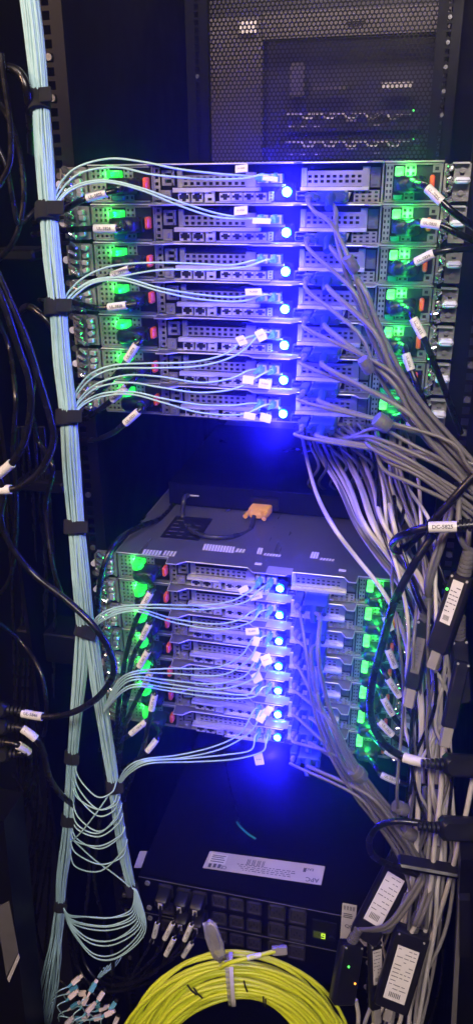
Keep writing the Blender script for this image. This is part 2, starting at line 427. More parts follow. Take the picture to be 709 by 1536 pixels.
    us.build('usb_port', 'lid_steel', r, k)
    # --- right card bracket
    b = MB(); b.grille(52, 116, -23, -12.5, 9, 2, 2, 3.4, .58); b.box(46, 52, 0, 5, -26, -6); b.box(116, 124, 0, 5, -30, -5)
    b.box(52, 116, 4, 6, -12.5, -9); b.box(52, 116, 1.5, 5, -26, -23)
    br = b.build('card_bracket', 'steel', r, k)
    MB().box(46, 124, -6, 3, -30, -26.5).build('rail', 'steel_bright', br, k)
    MB().prism([(66, -32), (104, -32), (101, -41), (69, -41)], 'y', -4, 6).build('video_port', 'steel_bright', r, k)
    MB().grille(107, 136, -43, -30, 4, 3, 0, 1.4, .5).build('vent_panel', 'steel', r, k)
    nb = MB(); nb.box(125, 136, 1, 4, -27, -6); nb.box(127, 133, -1, 1, -24, -18); nb.build('side_clip', 'lid_steel', r, k)
    return r
Z_UP = [-.001-i*U for i in range(7)]; Z_LO = [-.5265-i*U for i in range(7)]
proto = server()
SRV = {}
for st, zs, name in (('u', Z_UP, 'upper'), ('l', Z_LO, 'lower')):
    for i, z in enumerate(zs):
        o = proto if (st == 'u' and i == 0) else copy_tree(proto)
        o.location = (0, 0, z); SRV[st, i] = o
        tag(o, f'{ORD[i]} flat steel server in the {name} stack, blue locator light and green handles lit', 'server', f'servers of the {name} stack')
# vent slots, print and stickers in the lid of the lower stack's top server
r = SRV['l', 0]
def slot(u0, u1, v, n, skew=3, hgt=9):
    for i in range(n):
        u = u0+(u1-u0)*(i+.5)/n
        a, b = PZ(u-1.6, v+hgt/2+(u-u0)*.10, Z_LO[0]+.0006), PZ(u+1.6, v+hgt/2+(u-u0)*.10, Z_LO[0]+.0006)
        c, d = PZ(u+1.6+skew, v-hgt/2+(u-u0)*.10, Z_LO[0]+.0006), PZ(u-1.6+skew, v-hgt/2+(u-u0)*.10, Z_LO[0]+.0006)
        mb = MB().prism([(q.x, q.y) for q in (a, b, c, d)], 'z', a.z-.0003, a.z)
        wbuild(mb, 'vent_slot', 'paper', r)
slot(303, 350, 820, 11); slot(352, 366, 825, 3, 3, 5); slot(384, 392, 826, 2); slot(394, 420, 831, 6, 2, 3); slot(464, 476, 832, 3); slot(478, 500, 838, 5, 2, 3)
slot(212, 240, 827, 6, 4, 7); slot(243, 262, 829, 4, 4, 7)
for (u, v) in ((386, 846), (512, 856)):
    a = PZ(u, v, Z_LO[0]); wbuild(MB().box(a.x-.004, a.x+.006, a.y-.003, a.y+.003, a.z+.0002, a.z+.0008), 'lid_mark', 'paper', r)
a, b = PZ(240, 806, Z_LO[0]), PZ(285, 775, Z_LO[0])
tagp = wbuild(MB().box(a.x, a.x+.062, a.y, a.y+.085, a.z+.0002, a.z+.0007), 'instruction_sticker', 'black_plastic', r)
mb = MB()
for i in range(5):
    for j in range(3):
        if random.random() < .85: mb.box(a.x+.006+j*.018, a.x+.006+j*.018+random.uniform(.006, .014), a.y+.01+i*.014, a.y+.0125+i*.014, a.z+.0007, a.z+.0009)
wbuild(mb, 'print', 'boot', tagp)
# ------------------------------------------------------------------ slide rail ends on both sides of each server
def rail_left(seed):
    rnd = random.Random(seed); r = empty('slide_rail'); k = .001
    MB().box(-222, -218.5, -2, 300, -41, -3).build('channel', 'steel', r, k)
    p = MB(); p.box(-250, -223, 3, 5, -42, -2.5); p.box(-250, -247, -9, 3, -40, -4); p.box(-236, -233, -5, 3, -42, -3)
    br = p.build('bracket', 'steel', r, k)
    l = MB()
    for i in range(5):
        z = -6-i*8+rnd.uniform(-1.5, 1.5); M = Matrix.Translation((-242+rnd.uniform(-2, 2), -8, z)) @ Matrix.Rotation(rnd.uniform(.2, .7), 4, 'Y') @ Matrix.Rotation(rnd.uniform(-.5, .5), 4, 'X')
        l.bbox(-6, 6, -4, 3, -2.6, 2.6, 1, M)
    l.build('latch', 'chrome', r, k)
    l = MB()
    for i in range(4):
        z = -8-i*9+rnd.uniform(-2, 2); M = Matrix.Translation((-228+rnd.uniform(-1, 1), -4, z)) @ Matrix.Rotation(rnd.uniform(-.5, .5), 4, 'Y')
        l.bbox(-4, 4, -3, 5, -3, 3, 1, M)
    l.build('spring', 'steel_bright', r, k)
    MB().cyl((-254, -22), 4.5, -5, 3, 12, r2=4).build('screw', 'lavender', r, k, 40)
    return r
def rail_right(seed):
    rnd = random.Random(seed); r = empty('slide_rail'); k = .001
    MB().box(205.5, 208.5, -2, 300, -41, -3).build('channel', 'steel', r, k)
    MB().grille(216, 234, -42, -3, 1, 2, 2, 5, .25).build('bracket', 'steel', r, k)
    l = MB()
    for i in range(9):
        z = -5-i*4.3+rnd.uniform(-1, 1); M = Matrix.Translation((211+rnd.uniform(-2, 3), -5+rnd.uniform(-2, 2), z)) @ Matrix.Rotation(rnd.uniform(-.9, .9), 4, 'Y') @ Matrix.Rotation(rnd.uniform(-.7, .7), 4, 'X')
        l.bbox(-rnd.uniform(2, 5), rnd.uniform(2, 5), -3, 4, -1.6, 1.6, .8, M)
    l.build('latch', 'chrome', r, k)
    MB().box(214, 232, -6, 2, -3.6, -1.8).build('shelf_lip', 'steel_bright', r, k)
    MB().bbox(217, 234, -13, 2, -24, -17, 2.2).build('release_tab', 'lavender', r, k, 40)
    
    for zz in (-10, -33): MB().cyl((225, zz), 3, -1, 2.4, 12).build('rivet', 'steel', r, k, 40)
    return r
for side, fn, word in (('l', rail_left, 'left'), ('r', rail_right, 'right')):
    protos = [fn(11), fn(23), fn(37)]; used = [False]*3
    for st, zs, name in (('u', Z_UP, 'upper'), ('l', Z_LO, 'lower')):
        for i, z in enumerate(zs):
            q = (i*2+(st == 'l')) % 3
            o = copy_tree(protos[q]) if used[q] else protos[q]; used[q] = True
            o.location = (0, 0, z)
            tag(o, f'shiny steel slide rail end on the {word} of the {ORD[i]} server, {name} stack', 'rail', f'slide rail ends, {word} side')
# ================================================================== console unit above the lower stack
def console():
    y = .189
    r = empty('console_drawer', (0, y, Z_LO[0])); tag(r, 'dark grey flat console unit lying behind on top of the lower server stack', 'console')
    MB().box(-.195, .197, 0, .34, .002, .041).build('body', 'black_sheet', r)
    MB().box(-.178, .18, -.003, 0, .003, .0405).build('face_plate', 'black_sheet', r)
    MB().box(-.052, -.006, -.012, -.003, .010, .030).build('video_socket', 'black_plastic', r)
    m = MB(); m.box(-.158, -.142, -.004, -.003, .021, .023); m.build('print', 'paper', r)
    
    for zz in (.014, .022, .030): MB().cyl((-.170, zz), .003, -.005, -.003, 8).build('screw', 'dark_gap', r)
console()
c0 = P(388, 768, .16)
r = empty('video_cable', c0); tag(r, 'black video cable with amber plug curling from the console unit', 'cable')
m = MB(); M = Matrix.Translation(c0) @ Matrix.Rotation(-.1, 4, 'Z')
m.bbox(-.017, .017, -.004, .018, -.007, .007, .002, M); m.bbox(-.011, .009, -.017, -.003, -.005, .005, .002, M)
wbuild(m, 'plug', 'amber_plug', r, 40)
for dx in (-.0145, .0135): wbuild(MB().tube([M @ Vector((dx, .0, 0)), M @ Vector((dx*1.12, -.022, -.001))], .0037, 10), 'thumbscrew', 'amber_plug', r, 50)
pp = [c0+Vector((-.004, -.018, 0)), P(372, 797, .115), PZ(335, 806, Z_LO[0]+.006), PZ(295, 800, Z_LO[0]+.006), P(275, 780, .14), P(276, 750, .15), P(283, 742, .19), P(300, 730, .25)]
wbuild(MB().tube(smooth_path(pp, 8), .0038, 10), 'sheath', 'cord_grey', r, 60)
# ================================================================== power distribution units at the bottom
YP = 0.0; ZP = -1.187
FRONT = Vector((0, -1, 0)); UPV = Vector((0, 0, 1)); RIGHTV = Vector((1, 0, 0))
def pdu(z, rows, label, first):
    r = empty('power_distribution_unit', (0, YP, z)); tag(r, label, 'power unit', 'black power distribution units')
    MB().box(-.222, .212, .004, .50, -.088, 0).build('housing', 'black_sheet', r)
    MB().box(-.222, .212, -.002, .0039, -.0875, -.0005).build('face_plate', 'black_paint', r)
    MB().box(-.222, .212, -.0028, -.0021, -.0018, -.0003).build('edge_trim', 'steel', r)
    xs = [-.170, -.135, -.106, -.070, -.038, -.006, .035, .072]
    for row in range(rows):
        zc = -.022-row*.044
        for i, x in enumerate(xs):
            m = MB(); big = i > 5; hw, hh = (.0155, .0165) if big else (.0135, .0135)
            m.box(x-hw, x+hw, -.0065, -.002, zc+hh-.003, zc+hh); m.box(x-hw, x+hw, -.0065, -.002, zc-hh, zc-hh+.003)
            m.box(x-hw, x-hw+.003, -.0064, -.002, zc-hh, zc+hh); m.box(x+hw-.003, x+hw, -.0064, -.002, zc-hh, zc+hh)
            m.prism([(x-hw+.004, zc-hh+.004), (x+hw-.004, zc-hh+.004), (x+hw-.004, zc+hh-.009), (x+hw-.008, zc+hh-.005), (x-hw+.008, zc+hh-.005), (x-hw+.004, zc+hh-.009)], 'y', -.0045, -.002)
            o = m.build('outlet', 'dark_plastic', r)
            m = MB()
            for dx, dz in ((-.005, -.002), (.005, -.002), (0, .004)): m.box(x+dx-.0012, x+dx+.0012, -.0050, -.0044, zc+dz-.0026, zc+dz+.0026)
            m.build('contact', 'dark_gap', o)
    for x in (-.205, .2):
        
        for zz in (-.012, -.075): MB().cyl((x, zz), .005, -.005, -.002, 10).build('screw', 'steel_bright', r, 1, 40)
    if first:
        d = MB().box(.098, .140, -.0045, -.002, -.066, -.022).build('display', 'black_plastic', r)
        s = MB().box(.101, .122, -.0052, -.0045, -.064, -.048).build('screen', 'lcd_back', d)
        g = MB()
        g.box(.1145, .1165, -.0056, -.0052, -.0565, -.0505); g.box(.120, .1218, -.0056, -.0052, -.062, -.0505)
        g.box(.1145, .1218, -.0056, -.0052, -.052, -.050); g.box(.1145, .1218, -.0056, -.0052, -.0572, -.0555); g.box(.1145, .1218, -.0056, -.0052, -.0625, -.061)
        g.build('digit', 'lcd', s)
        bt = MB(); bt.cyl((.133, -.057), .0045, -.007, -.0045, 12); bt.build('button', 'black_plastic', d, 1, 40)
    return r
pd = pdu(ZP, 2, 'black power unit with outlet rows, long grey label on its top', True)
pdu(ZP-.0905, 1, 'black power unit with outlets directly below the one with a lit digit', False)
# rating plate on its top
a = PZ(315, 1277, ZP)
tl = PZ(315, 1277, ZP); tr = PZ(487, 1300, ZP); br_ = PZ(481, 1328, ZP); bl = PZ(304, 1302, ZP)
quad = [(q.x, q.y) for q in (bl, br_, tr, tl)]
pl = wbuild(MB().prism(quad, 'z', ZP+.0003, ZP+.0009), 'rating_plate', 'tape_grey', pd)
xd = (tl-tr).normalized()                       # the print runs upside down as seen from here
def onlab(s, t): return tl.lerp(tr, s).lerp(bl.lerp(br_, s), t)
def lab_text(txt, size, s, t, par): return lettering(txt, size, onlab(s, t), xd, UPV, par, .0011)
lab_text('APC', .013, .92, .80, pl); lab_text('CE', .010, .17, .82, pl); lab_text('EAC', .008, .88, .28, pl)
m = MB()
def strip(s0, s1, t0, t1, z=.0011):
    q = [onlab(s0, t0), onlab(s1, t0), onlab(s1, t1), onlab(s0, t1)]
    m.prism([(v.x, v.y) for v in q], 'z', ZP+z-.0003, ZP+z)
for i in range(14):
    if i % 4 != 3: strip(.345+i*.011, .351+i*.011, .18, .5)
rr = random.Random(3)
for row, t in enumerate((.50, .60, .70, .80)):
    s = .27+.02*row
    while s < .74:
        e = s+rr.uniform(.01, .04); strip(s, min(e, .78), t, t+.035); s = e+.012
for s, t in ((.84, .35), (.09, .80), (.05, .82), (.13, .8)): strip(s-.012, s+.012, t-.12, t+.10)
wbuild(m, 'print', 'print', pl)
m = MB(); q = [onlab(.02, .1), onlab(.17, .12), onlab(.17, .68), onlab(.02, .68)]
st_ = wbuild(MB().prism([(v.x, v.y) for v in q], 'z', ZP+.001, ZP+.0013), 'serial_sticker', 'paper', pl)
m = MB()
for t in (.2, .3, .42, .55): strip(.04, .04+rr.uniform(.07, .12), t, t+.04, .0017)
wbuild(m, 'print', 'print', st_)
q = [PZ(*e, ZP) for e in ((201, 1302), (212, 1302), (221, 1277), (210, 1277))]
wbuild(MB().prism([(v.x, v.y) for v in q], 'z', ZP+.0003, ZP+.0009), 'small_sticker', 'tape_grey', pd)
# asset tags stuck over the face
def sticker(name, u0, v0, u1, v1, Y, label, m='paper', tilt=0, parts=()):
    a, b = P(u0, v0, Y), P(u1, v1, Y); c = (a+b)/2; wd, hg = abs(b.x-a.x)/2, abs(a.z-b.z)/2
    o = empty(name, c); tag(o, label, 'sticker')
    M = Matrix.Translation(c) @ Matrix.Rotation(tilt, 4, 'Y')
    wbuild(MB().box(-wd, wd, -.0006, 0, -hg, hg, M), 'sheet', m, o)
    for kind, *p in parts:
        if kind == 'bars':
            mb = MB()
            for i in range(11):
                if i % 3 != 2: mb.box(-wd*.75+i*wd*.14, -wd*.75+i*wd*.14+wd*.08, -.001, -.0006, p[0]*hg, p[1]*hg, M)
            wbuild(mb, 'barcode', 'print', o)
        if kind == 'lines':
            mb = MB()
            for i in range(p[2]):
                z = p[0]*hg+(p[1]-p[0])*hg*i/p[2]; mb.box(-wd*.75, -wd*.75+wd*random.uniform(.6, 1.4), -.001, -.0006, z, z+hg*.035, M)
            wbuild(mb, 'print', 'print', o)
        if kind == 'text':
            lettering(p[0], p[1], M @ Vector((p[2]*wd, 0, p[3]*hg)), M.to_3x3() @ (UPV if p[4] else RIGHTV), FRONT, o, .0009)
    return o
sticker('asset_tag', 513, 1354, 530, 1420, -.0035, 'white asset tag with barcode hanging on the power unit face beside the lit digit', parts=(('bars', .72, .9), ('lines', .35, .6, 3), ('text', 'QP', .011, .1, -.05, False)))
sticker('asset_tag', 540, 1378, 553, 1420, -.0035, 'white strip with vertical code on the face at the right of the power unit', parts=(('text', 'SQUPA-595', .0085, 0, 0, True),))
sticker('asset_tag', 513, 1427, 531, 1452, -.006, 'blank white tag end on the lower power unit', 'paper')

# ================================================================== cables
def cable(name, label, cat, spec, r, m, group=None, sleeves=(), sub=6, n=8, plug=None, Yend=None, txt=None, smat='paper', sr=1.35):
    """spec: list of (u, v, Y); a thing with a sheath and optional plug and label sleeves"""
    pts = [P(*s) if not isinstance(s, Vector) else s for s in spec]
    root = empty(name, pts[0]); tag(root, label, cat, group)
    path = smooth_path(pts, sub)
    wbuild(MB().tube(path, r, n), 'sheath', m, root, 70)
    for (i, j) in sleeves:
        seg = path[int(i*sub):int(j*sub)+1]
        if len(seg) < 2: continue
        # a sleeve is stiff: straight between its ends
        a, b = seg[0], seg[-1]; seg = [a.lerp(b, t/3)*.5+seg[min(len(seg)-1, int(round(t/3*(len(seg)-1))))]*.5 for t in range(4)]
        so = wbuild(MB().tube(seg, r*sr, 12), 'label_sleeve', smat, root, 60)
        if txt:
            mid = (a+b)/2; nrm = (CAM-mid).normalized(); x = (b-a); x = x if x.dot(RGT) > 0 else -x
            nn = nrm-x.normalized()*nrm.dot(x.normalized())
            lettering(txt, min(r*1.35, (b-a).length/5), mid+nn.normalized()*r*sr, x, nn, so, .0004)
    if plug: plug(root, path)
    return root, path
def ribbed(root, path, i0, n, r, step, m='black_plastic', name='strain_relief', back=False):
    """ribbed sleeve along the first part of a path"""
    mb = MB()
    for k in range(n):
        a = path[min(i0, len(path)-2)]; t = (path[min(i0+1, len(path)-1)]-a).normalized()
        c = a+t*(step*k); mb.tube([c, c+t*step*.62], r*(1-.035*k), 10)
    return wbuild(mb, name, m, root, 50)
def c13(px, py, z, left):
    """closure: a C13 plug body seated in the socket"""
    def f(root, path):
        x0 = -.186 if left else .153; x1 = -.150 if left else .187
        m = MB(); m.bbox(x0*1000+2, x1*1000-1, -30, 0, -33, -15, 4.5)
        m.v = [(a*.001, b*.001, c*.001+z) for a, b, c in m.v]
        wbuild(m, 'plug', 'black_plastic', root, 45)
        mb = MB(); mb.tube(path[:4], lambda t: .0075-.003*t, 10)
        wbuild(mb, 'strain_relief', 'black_plastic', root, 45)
    return f
def power_set(tagname, specs, st, zs, left, group):
    side = 'left' if left else 'right'
    for i, sp in enumerate(specs):
        z = zs[i]; c = Vector((-.166 if left else .172, -.026, z-.024))
        pts = [c] + [Vector(P(*q)) for q in sp['p']]
        cable('power_cable', f'black power cord, white sleeve, in the {side} of the {ORD[i]} server, {tagname} stack', 'cord', pts, .0037, 'black_cord', group, sleeves=[sp['s']], plug=c13(0, 0, z, left), txt=sp.get('t', 'UL-5825'))
power_set('upper', [
    dict(p=[(176, 285, -.058), (160, 289, -.06), (131, 297, -.06), (110, 307, -.055), (88, 320, -.02), (50, 335, .02)], s=(2, 3)),
    dict(p=[(182, 342, -.058), (175, 343, -.06), (142, 343, -.06), (115, 344, -.055), (85, 347, -.02), (50, 352, .02)], s=(2, 3), t='UL-5826'),
    dict(p=[(203, 400, -.058), (194, 404, -.06), (168, 414, -.06), (145, 425, -.055), (105, 443, -.03), (60, 450, .02)], s=(2, 3), t='UL-5827'),
    dict(p=[(206, 455, -.058), (190, 458, -.06), (163, 461, -.06), (140, 461, -.055), (100, 452, -.03), (60, 450, .02)], s=(2, 3), t='UL-5828'),
    dict(p=[(212, 508, -.05), (205, 517, -.06), (190, 540, -.06), (172, 565, -.055), (135, 600, -.04), (95, 625, 0)], s=(2, 3), t='UL-5829'),
    dict(p=[(204, 566, -.05), (190, 580, -.06), (168, 600, -.06), (145, 618, -.055), (120, 633, -.03), (80, 650, 0)], s=(2, 3), t='UL-5830'),
    dict(p=[(215, 610, -.05), (208, 617, -.06), (188, 635, -.06), (168, 650, -.055), (140, 660, -.04), (105, 658, -.01), (80, 650, .02)], s=(2, 3), t='UL-5831'),
], 'u', Z_UP, True, 'power cords, left side of the upper stack')
power_set('upper', [
    dict(p=[(630, 277, -.06), (640, 282, -.075), (662, 303, -.08), (685, 323, -.08), (725, 350, -.06)], s=(2, 3)),
    dict(p=[(622, 333, -.06), (632, 334, -.075), (660, 338, -.08), (685, 350, -.08), (725, 368, -.06)], s=(2, 3), t='UL-5833'),
    dict(p=[(615, 396, -.06), (623, 393, -.075), (650, 380, -.08), (680, 374, -.08), (725, 374, -.06)], s=(2, 3), t='UL-5834'),
    dict(p=[(614, 465, -.06), (619, 478, -.075), (634, 506, -.08), (648, 540, -.08), (668, 590, -.07), (690, 650, -.05)], s=(2, 3), t='UL-5835'),
    dict(p=[(606, 520, -.055), (608, 531, -.07), (616, 555, -.075), (628, 585, -.08), (650, 640, -.07), (680, 700, -.05)], s=(2, 3), t='UL-5836'),
    dict(p=[(608, 575, -.055), (612, 588, -.07), (626, 615, -.075), (640, 640, -.08), (665, 680, -.07), (700, 720, -.05)], s=(2, 3), t='UL-5837'),
    dict(p=[(604, 622, -.055), (612, 632, -.06), (636, 650, -.07), (655, 668, -.08), (680, 700, -.07), (705, 740, -.05)], s=(2, 3), t='UL-5838'),
], 'u', Z_UP, False, 'power cords, right side of the upper stack')
power_set('lower', [
    dict(p=[(230, 880, -.055), (226, 889, -.07), (213, 912, -.075), (201, 940, -.08), (188, 990, -.08), (178, 1060, -.07), (172, 1130, -.04)], s=(2, 3)),
    dict(p=[(230, 925, -.06), (224, 936, -.07), (213, 958, -.075), (200, 985, -.08), (190, 1030, -.08), (182, 1090, -.07), (175, 1150, -.04)], s=(2, 3), t='UL-5812'),
    dict(p=[(228, 967, -.06), (222, 977, -.075), (209, 1000, -.08), (197, 1025, -.085), (186, 1070, -.08), (180, 1120, -.05), (174, 1170, -.03)], s=(2, 3), t='UL-5813'),
    dict(p=[(232, 998, -.06), (227, 1007, -.075), (216, 1029, -.08), (205, 1050, -.085), (190, 1085, -.08), (180, 1130, -.06), (176, 1180, -.03)], s=(2, 3), t='UL-5814'),
    dict(p=[(236, 1032, -.06), (232, 1042, -.075), (227, 1065, -.08), (223, 1085, -.085), (215, 1120, -.08), (200, 1160, -.06), (185, 1200, -.03)], s=(2, 3), t='UL-5815'),
    dict(p=[(228, 1074, -.06), (219, 1082, -.07), (196, 1101, -.08), (182, 1110, -.075), (165, 1117, -.05), (150, 1125, .0)], s=(2, 3), t='UL-5816'),
    dict(p=[(240, 1098, -.05), (235, 1109, -.07), (221, 1127, -.08), (205, 1140, -.075), (185, 1152, -.05), (160, 1160, .0)], s=(2, 3), t='UL-5817'),
], 'l', Z_LO, True, 'power cords, left side of the lower stack')
power_set('lower', [
    dict(p=[(573, 915, -.055), (577, 925, -.065), (586, 945, -.07), (597, 970, -.075), (612, 1010, -.07), (625, 1060, -.04)], s=(2, 3)),
    dict(p=[(577, 960, -.055), (581, 974, -.065), (592, 1001, -.07), (601, 1025, -.07), (615, 1060, -.06), (630, 1100, -.03)], s=(2, 3), t='UL-5802'),
    dict(p=[(574, 1005, -.055), (581, 1018, -.065), (599, 1045, -.07), (610, 1060, -.07), (622, 1085, -.06), (635, 1130, -.03)], s=(2, 3), t='UL-5803'),
    dict(p=[(569, 1036, -.055), (574, 1047, -.065), (588, 1072, -.07), (600, 1088, -.07), (620, 1105, -.06), (640, 1130, -.03)], s=(2, 3), t='UL-5804'),
    dict(p=[(562, 1072, -.055), (568, 1082, -.065), (588, 1103, -.07), (600, 1112, -.07), (620, 1122, -.06), (650, 1130, -.02)], s=(2, 3), t='UL-5805'),
    dict(p=[(566, 1112, -.055), (577, 1125, -.065), (601, 1139, -.07), (620, 1143, -.07), (640, 1150, -.05), (660, 1160, -.02)], s=(2, 3), t='UL-5806'),
    dict(p=[(560, 1146, -.045), (571, 1162, -.06), (598, 1174, -.065), (620, 1178, -.06), (650, 1180, -.04), (680, 1182, -.02)], s=(2, 3), t='UL-5807'),
], 'l', Z_LO, False, 'power cords, right side of the lower stack')
# ------------------------------------------------------------------ teal fibre trunks
YT = -.085
def trunk(label, spec, nst, rs, seed):
    """bundle of teal strands; spec (u, v, Y, radius in mm)"""
    rnd = random.Random(seed)
    pts = [P(u, v, Y) for u, v, Y, _ in spec]; path = smooth_path(pts, 7)
    rad = []
    for i in range(len(spec)-1): rad += [spec[i][3]+(spec[i+1][3]-spec[i][3])*k/7 for k in range(7)]
    rad.append(spec[-1][3])
    root = empty('fibre_bundle', pts[0]); tag(root, label, 'fibre bundle', 'teal fibre trunks')
    for s in range(nst):
        outer = s < nst*.62
        q = (.93 if outer else rnd.uniform(.2, .72)); ph = 2*math.pi*s/(nst*.62)+rnd.uniform(-.12, .12) if outer else rnd.uniform(0, 6.28)
        wob = [rnd.uniform(-.3, .3) for _ in range(4)]; pp = []
        for i, p in enumerate(path):
            t = i/len(path); a = ph+wob[0]*math.sin(5*t+wob[1]*9)+wob[2]*math.sin(13*t+wob[3]*9)
            R = rad[i]*.001*(q+.07*math.sin(17*t+s*1.7))
            pp.append(p+RGT*(R*math.cos(a))+FWD*(R*math.sin(a)*.85))
        wbuild(MB().tube(pp, rs, 6), 'strand', 'teal', root, 80)
trunk('thick teal fibre trunk running down the left side of the rack from the top', [
    (41, -30, YT, 9), (52, 60, YT, 9.5), (61, 152, YT, 8.6), (67, 235, YT, 9.5), (73, 318, YT, 9.2), (79, 390, YT, 10), (87, 462, YT, 9.6), (94, 545, YT, 10.5), (103, 625, YT, 9.8), (108, 705, YT, 11), (115, 790, YT, 10.2), (122, 870, YT, 12), (129, 945, YT, 12)], 56, .0014, 1)
trunk('left teal fibre leg hanging below the fork of the trunk', [
    (124, 935, YT, 8), (121, 1000, YT, 10), (115, 1070, YT, 9), (109, 1135, YT, 7.5), (106, 1180, YT, 8), (103, 1228, YT, 7), (98, 1280, YT, 10), (93, 1320, YT, 8.5), (91, 1358, YT, 7.5)], 32, .0014, 2)
trunk('right teal fibre leg hanging below the fork of the trunk', [
    (134, 935, YT, 9), (143, 1000, YT, 9.5), (152, 1060, YT, 9.5), (162, 1120, YT, 9), (171, 1178, YT, 8), (177, 1225, YT, 8), (186, 1280, YT, 8), (198, 1332, YT, 7)], 30, .0014, 3)
trunk('loose teal fibre tail splaying out at the lower left corner', [
    (91, 1352, YT, 7.5), (86, 1400, YT, 10), (79, 1445, YT-.01, 15), (72, 1490, YT-.01, 19), (66, 1522, YT-.01, 18), (66, 1536, YT-.0, 14)], 22, .0013, 4)
def tie(u, v, rx, label, Y=YT, hgt=10, dx=0, ang=0):
    c = P(u, v, Y); root = empty('cable_tie', c); tag(root, label, 'cable tie', 'black hook-and-loop ties on the teal fibre')
    M = Matrix.Rotation(ang, 4, FWD); n = 20; rings = []
    for h, k in ((-hgt, .97), (-hgt*.8, 1.03), (hgt*.8, 1.03), (hgt, .97)):
        rings.append([M @ Vector(RGT*(rx*k*math.cos(2*math.pi*i/n))+FWD*(rx*.92*k*math.sin(2*math.pi*i/n))-DWN*h)*.001 for i in range(n)])
    MB().rings(rings).build('band', 'velcro', root, 1, 50)
    q = MB(); M2 = basis(RGT, -FWD).to_4x4()
    q.bbox(rx*.3, rx+dx+3, -hgt*.82, hgt*.75, rx*.93, rx*.93+2.2, .6, axis='z'); q.v = [tuple(M @ (M2 @ Vector(v)*.001)) for v in q.v]
    q.build('tail', 'velcro', root)
for i, (u, v, rx, dx, ang, lab) in enumerate([
    (58, 152, 11, 2, -.1, 'black hook-and-loop tie on the trunk above the upper servers'),
    (71, 318, 12, 6, 0, 'black hook-and-loop tie on the trunk beside the second upper server'),
    (84, 462, 12, 6, 0, 'black hook-and-loop tie on the trunk beside the fourth upper server'),
    (100, 626, 12, 6, 0, 'black hook-and-loop tie on the trunk at the foot of the upper stack'),
    (112, 790, 12.5, 4, 0, 'black hook-and-loop tie on the trunk just above the lower stack'),
    (129, 945, 14, 0, .3, 'black hook-and-loop tie at the fork of the trunk'),
    (108, 1135, 10, 0, .1, 'black hook-and-loop tie, upper one on the left fibre leg'),
    (102, 1229, 9.5, 0, .1, 'black hook-and-loop tie, lower one on the left fibre leg'),
    (91, 1357, 10, 0, .1, 'black hook-and-loop tie above the splayed fibre tail'),
    (171, 1179, 10.5, 2, -.1, 'black hook-and-loop tie midway down the right fibre leg'),
    (198, 1334, 9.5, 0, -.2, 'black hook-and-loop tie at the lower end of the right fibre leg')]):
    tie(u, v, rx+1.6, lab, dx=dx, ang=ang)
# ------------------------------------------------------------------ teal patch fibres to the servers
def flag(root, u, v, Y, wpx, hpx, ang, txt=None):
    """paper flag label folded round a fibre"""
    c = P(u, v, Y); k = (c-CAM).dot(FWD)/F
    x = (RGT*math.cos(ang)+DWN*math.sin(ang)); nrm = (-FWD+RGT*random.uniform(-.3, .3)-DWN*random.uniform(-.1, .4)).normalized()
    B = basis(x, nrm).to_4x4(); M = Matrix.Translation(c) @ B; wpx *= .86; hpx *= .86
    o = wbuild(MB().box(-wpx*k/2, wpx*k/2, -hpx*k/2, hpx*k/2, -.0003, .0003, M), 'flag_label', 'paper', root)
    if txt: lettering(txt, min(hpx*.36, wpx*.17)*k, M @ Vector((0, 0, .0003)), B.to_3x3() @ Vector((1, 0, 0)), B.to_3x3() @ Vector((0, 0, 1)), o, .0005)
def lc(root, path):
    """clip connector at the end of the path (its last point is the nose)"""
    e = path[-1]; t = (path[-1]-path[-4]).normalized(); t = (t+Vector((0, 1.2, 0))).normalized(); B = basis(t, Vector((0, 0, 1))).to_4x4(); M = Matrix.Translation(e) @ B
    m = MB(); m.bbox(-.011, .010, -.0035, .0035, -.0035, .0035, .0008, M, 'z')
    wbuild(m, 'connector', 'teal_plug', root)
    m = MB(); m.tube([M @ Vector((-.024, 0, 0)), M @ Vector((-.010, 0, 0))], lambda q: .0014+.0014*q, 8)
    wbuild(m, 'boot', 'teal_plug', root)
    m = MB().box(-.006, .003, -.0012, .0012, .0035, .006, M); wbuild(m, 'clip', 'teal_plug', root)
def fibre(label, spec, group, fl=None, con=True):
    root, path = cable('patch_fibre', label, 'fibre', spec, .00125, 'teal', group, plug=lc if con else None, n=6)
    if fl: flag(root, *fl)
GU = 'teal patch fibres of the upper stack'
def SP(i, k, st='u'):            # nose position in the transceivers of a server
    return Vector((.0025+.016*k, -.012, (Z_UP if st == 'u' else Z_LO)[i]-.017))
Y1 = -.075
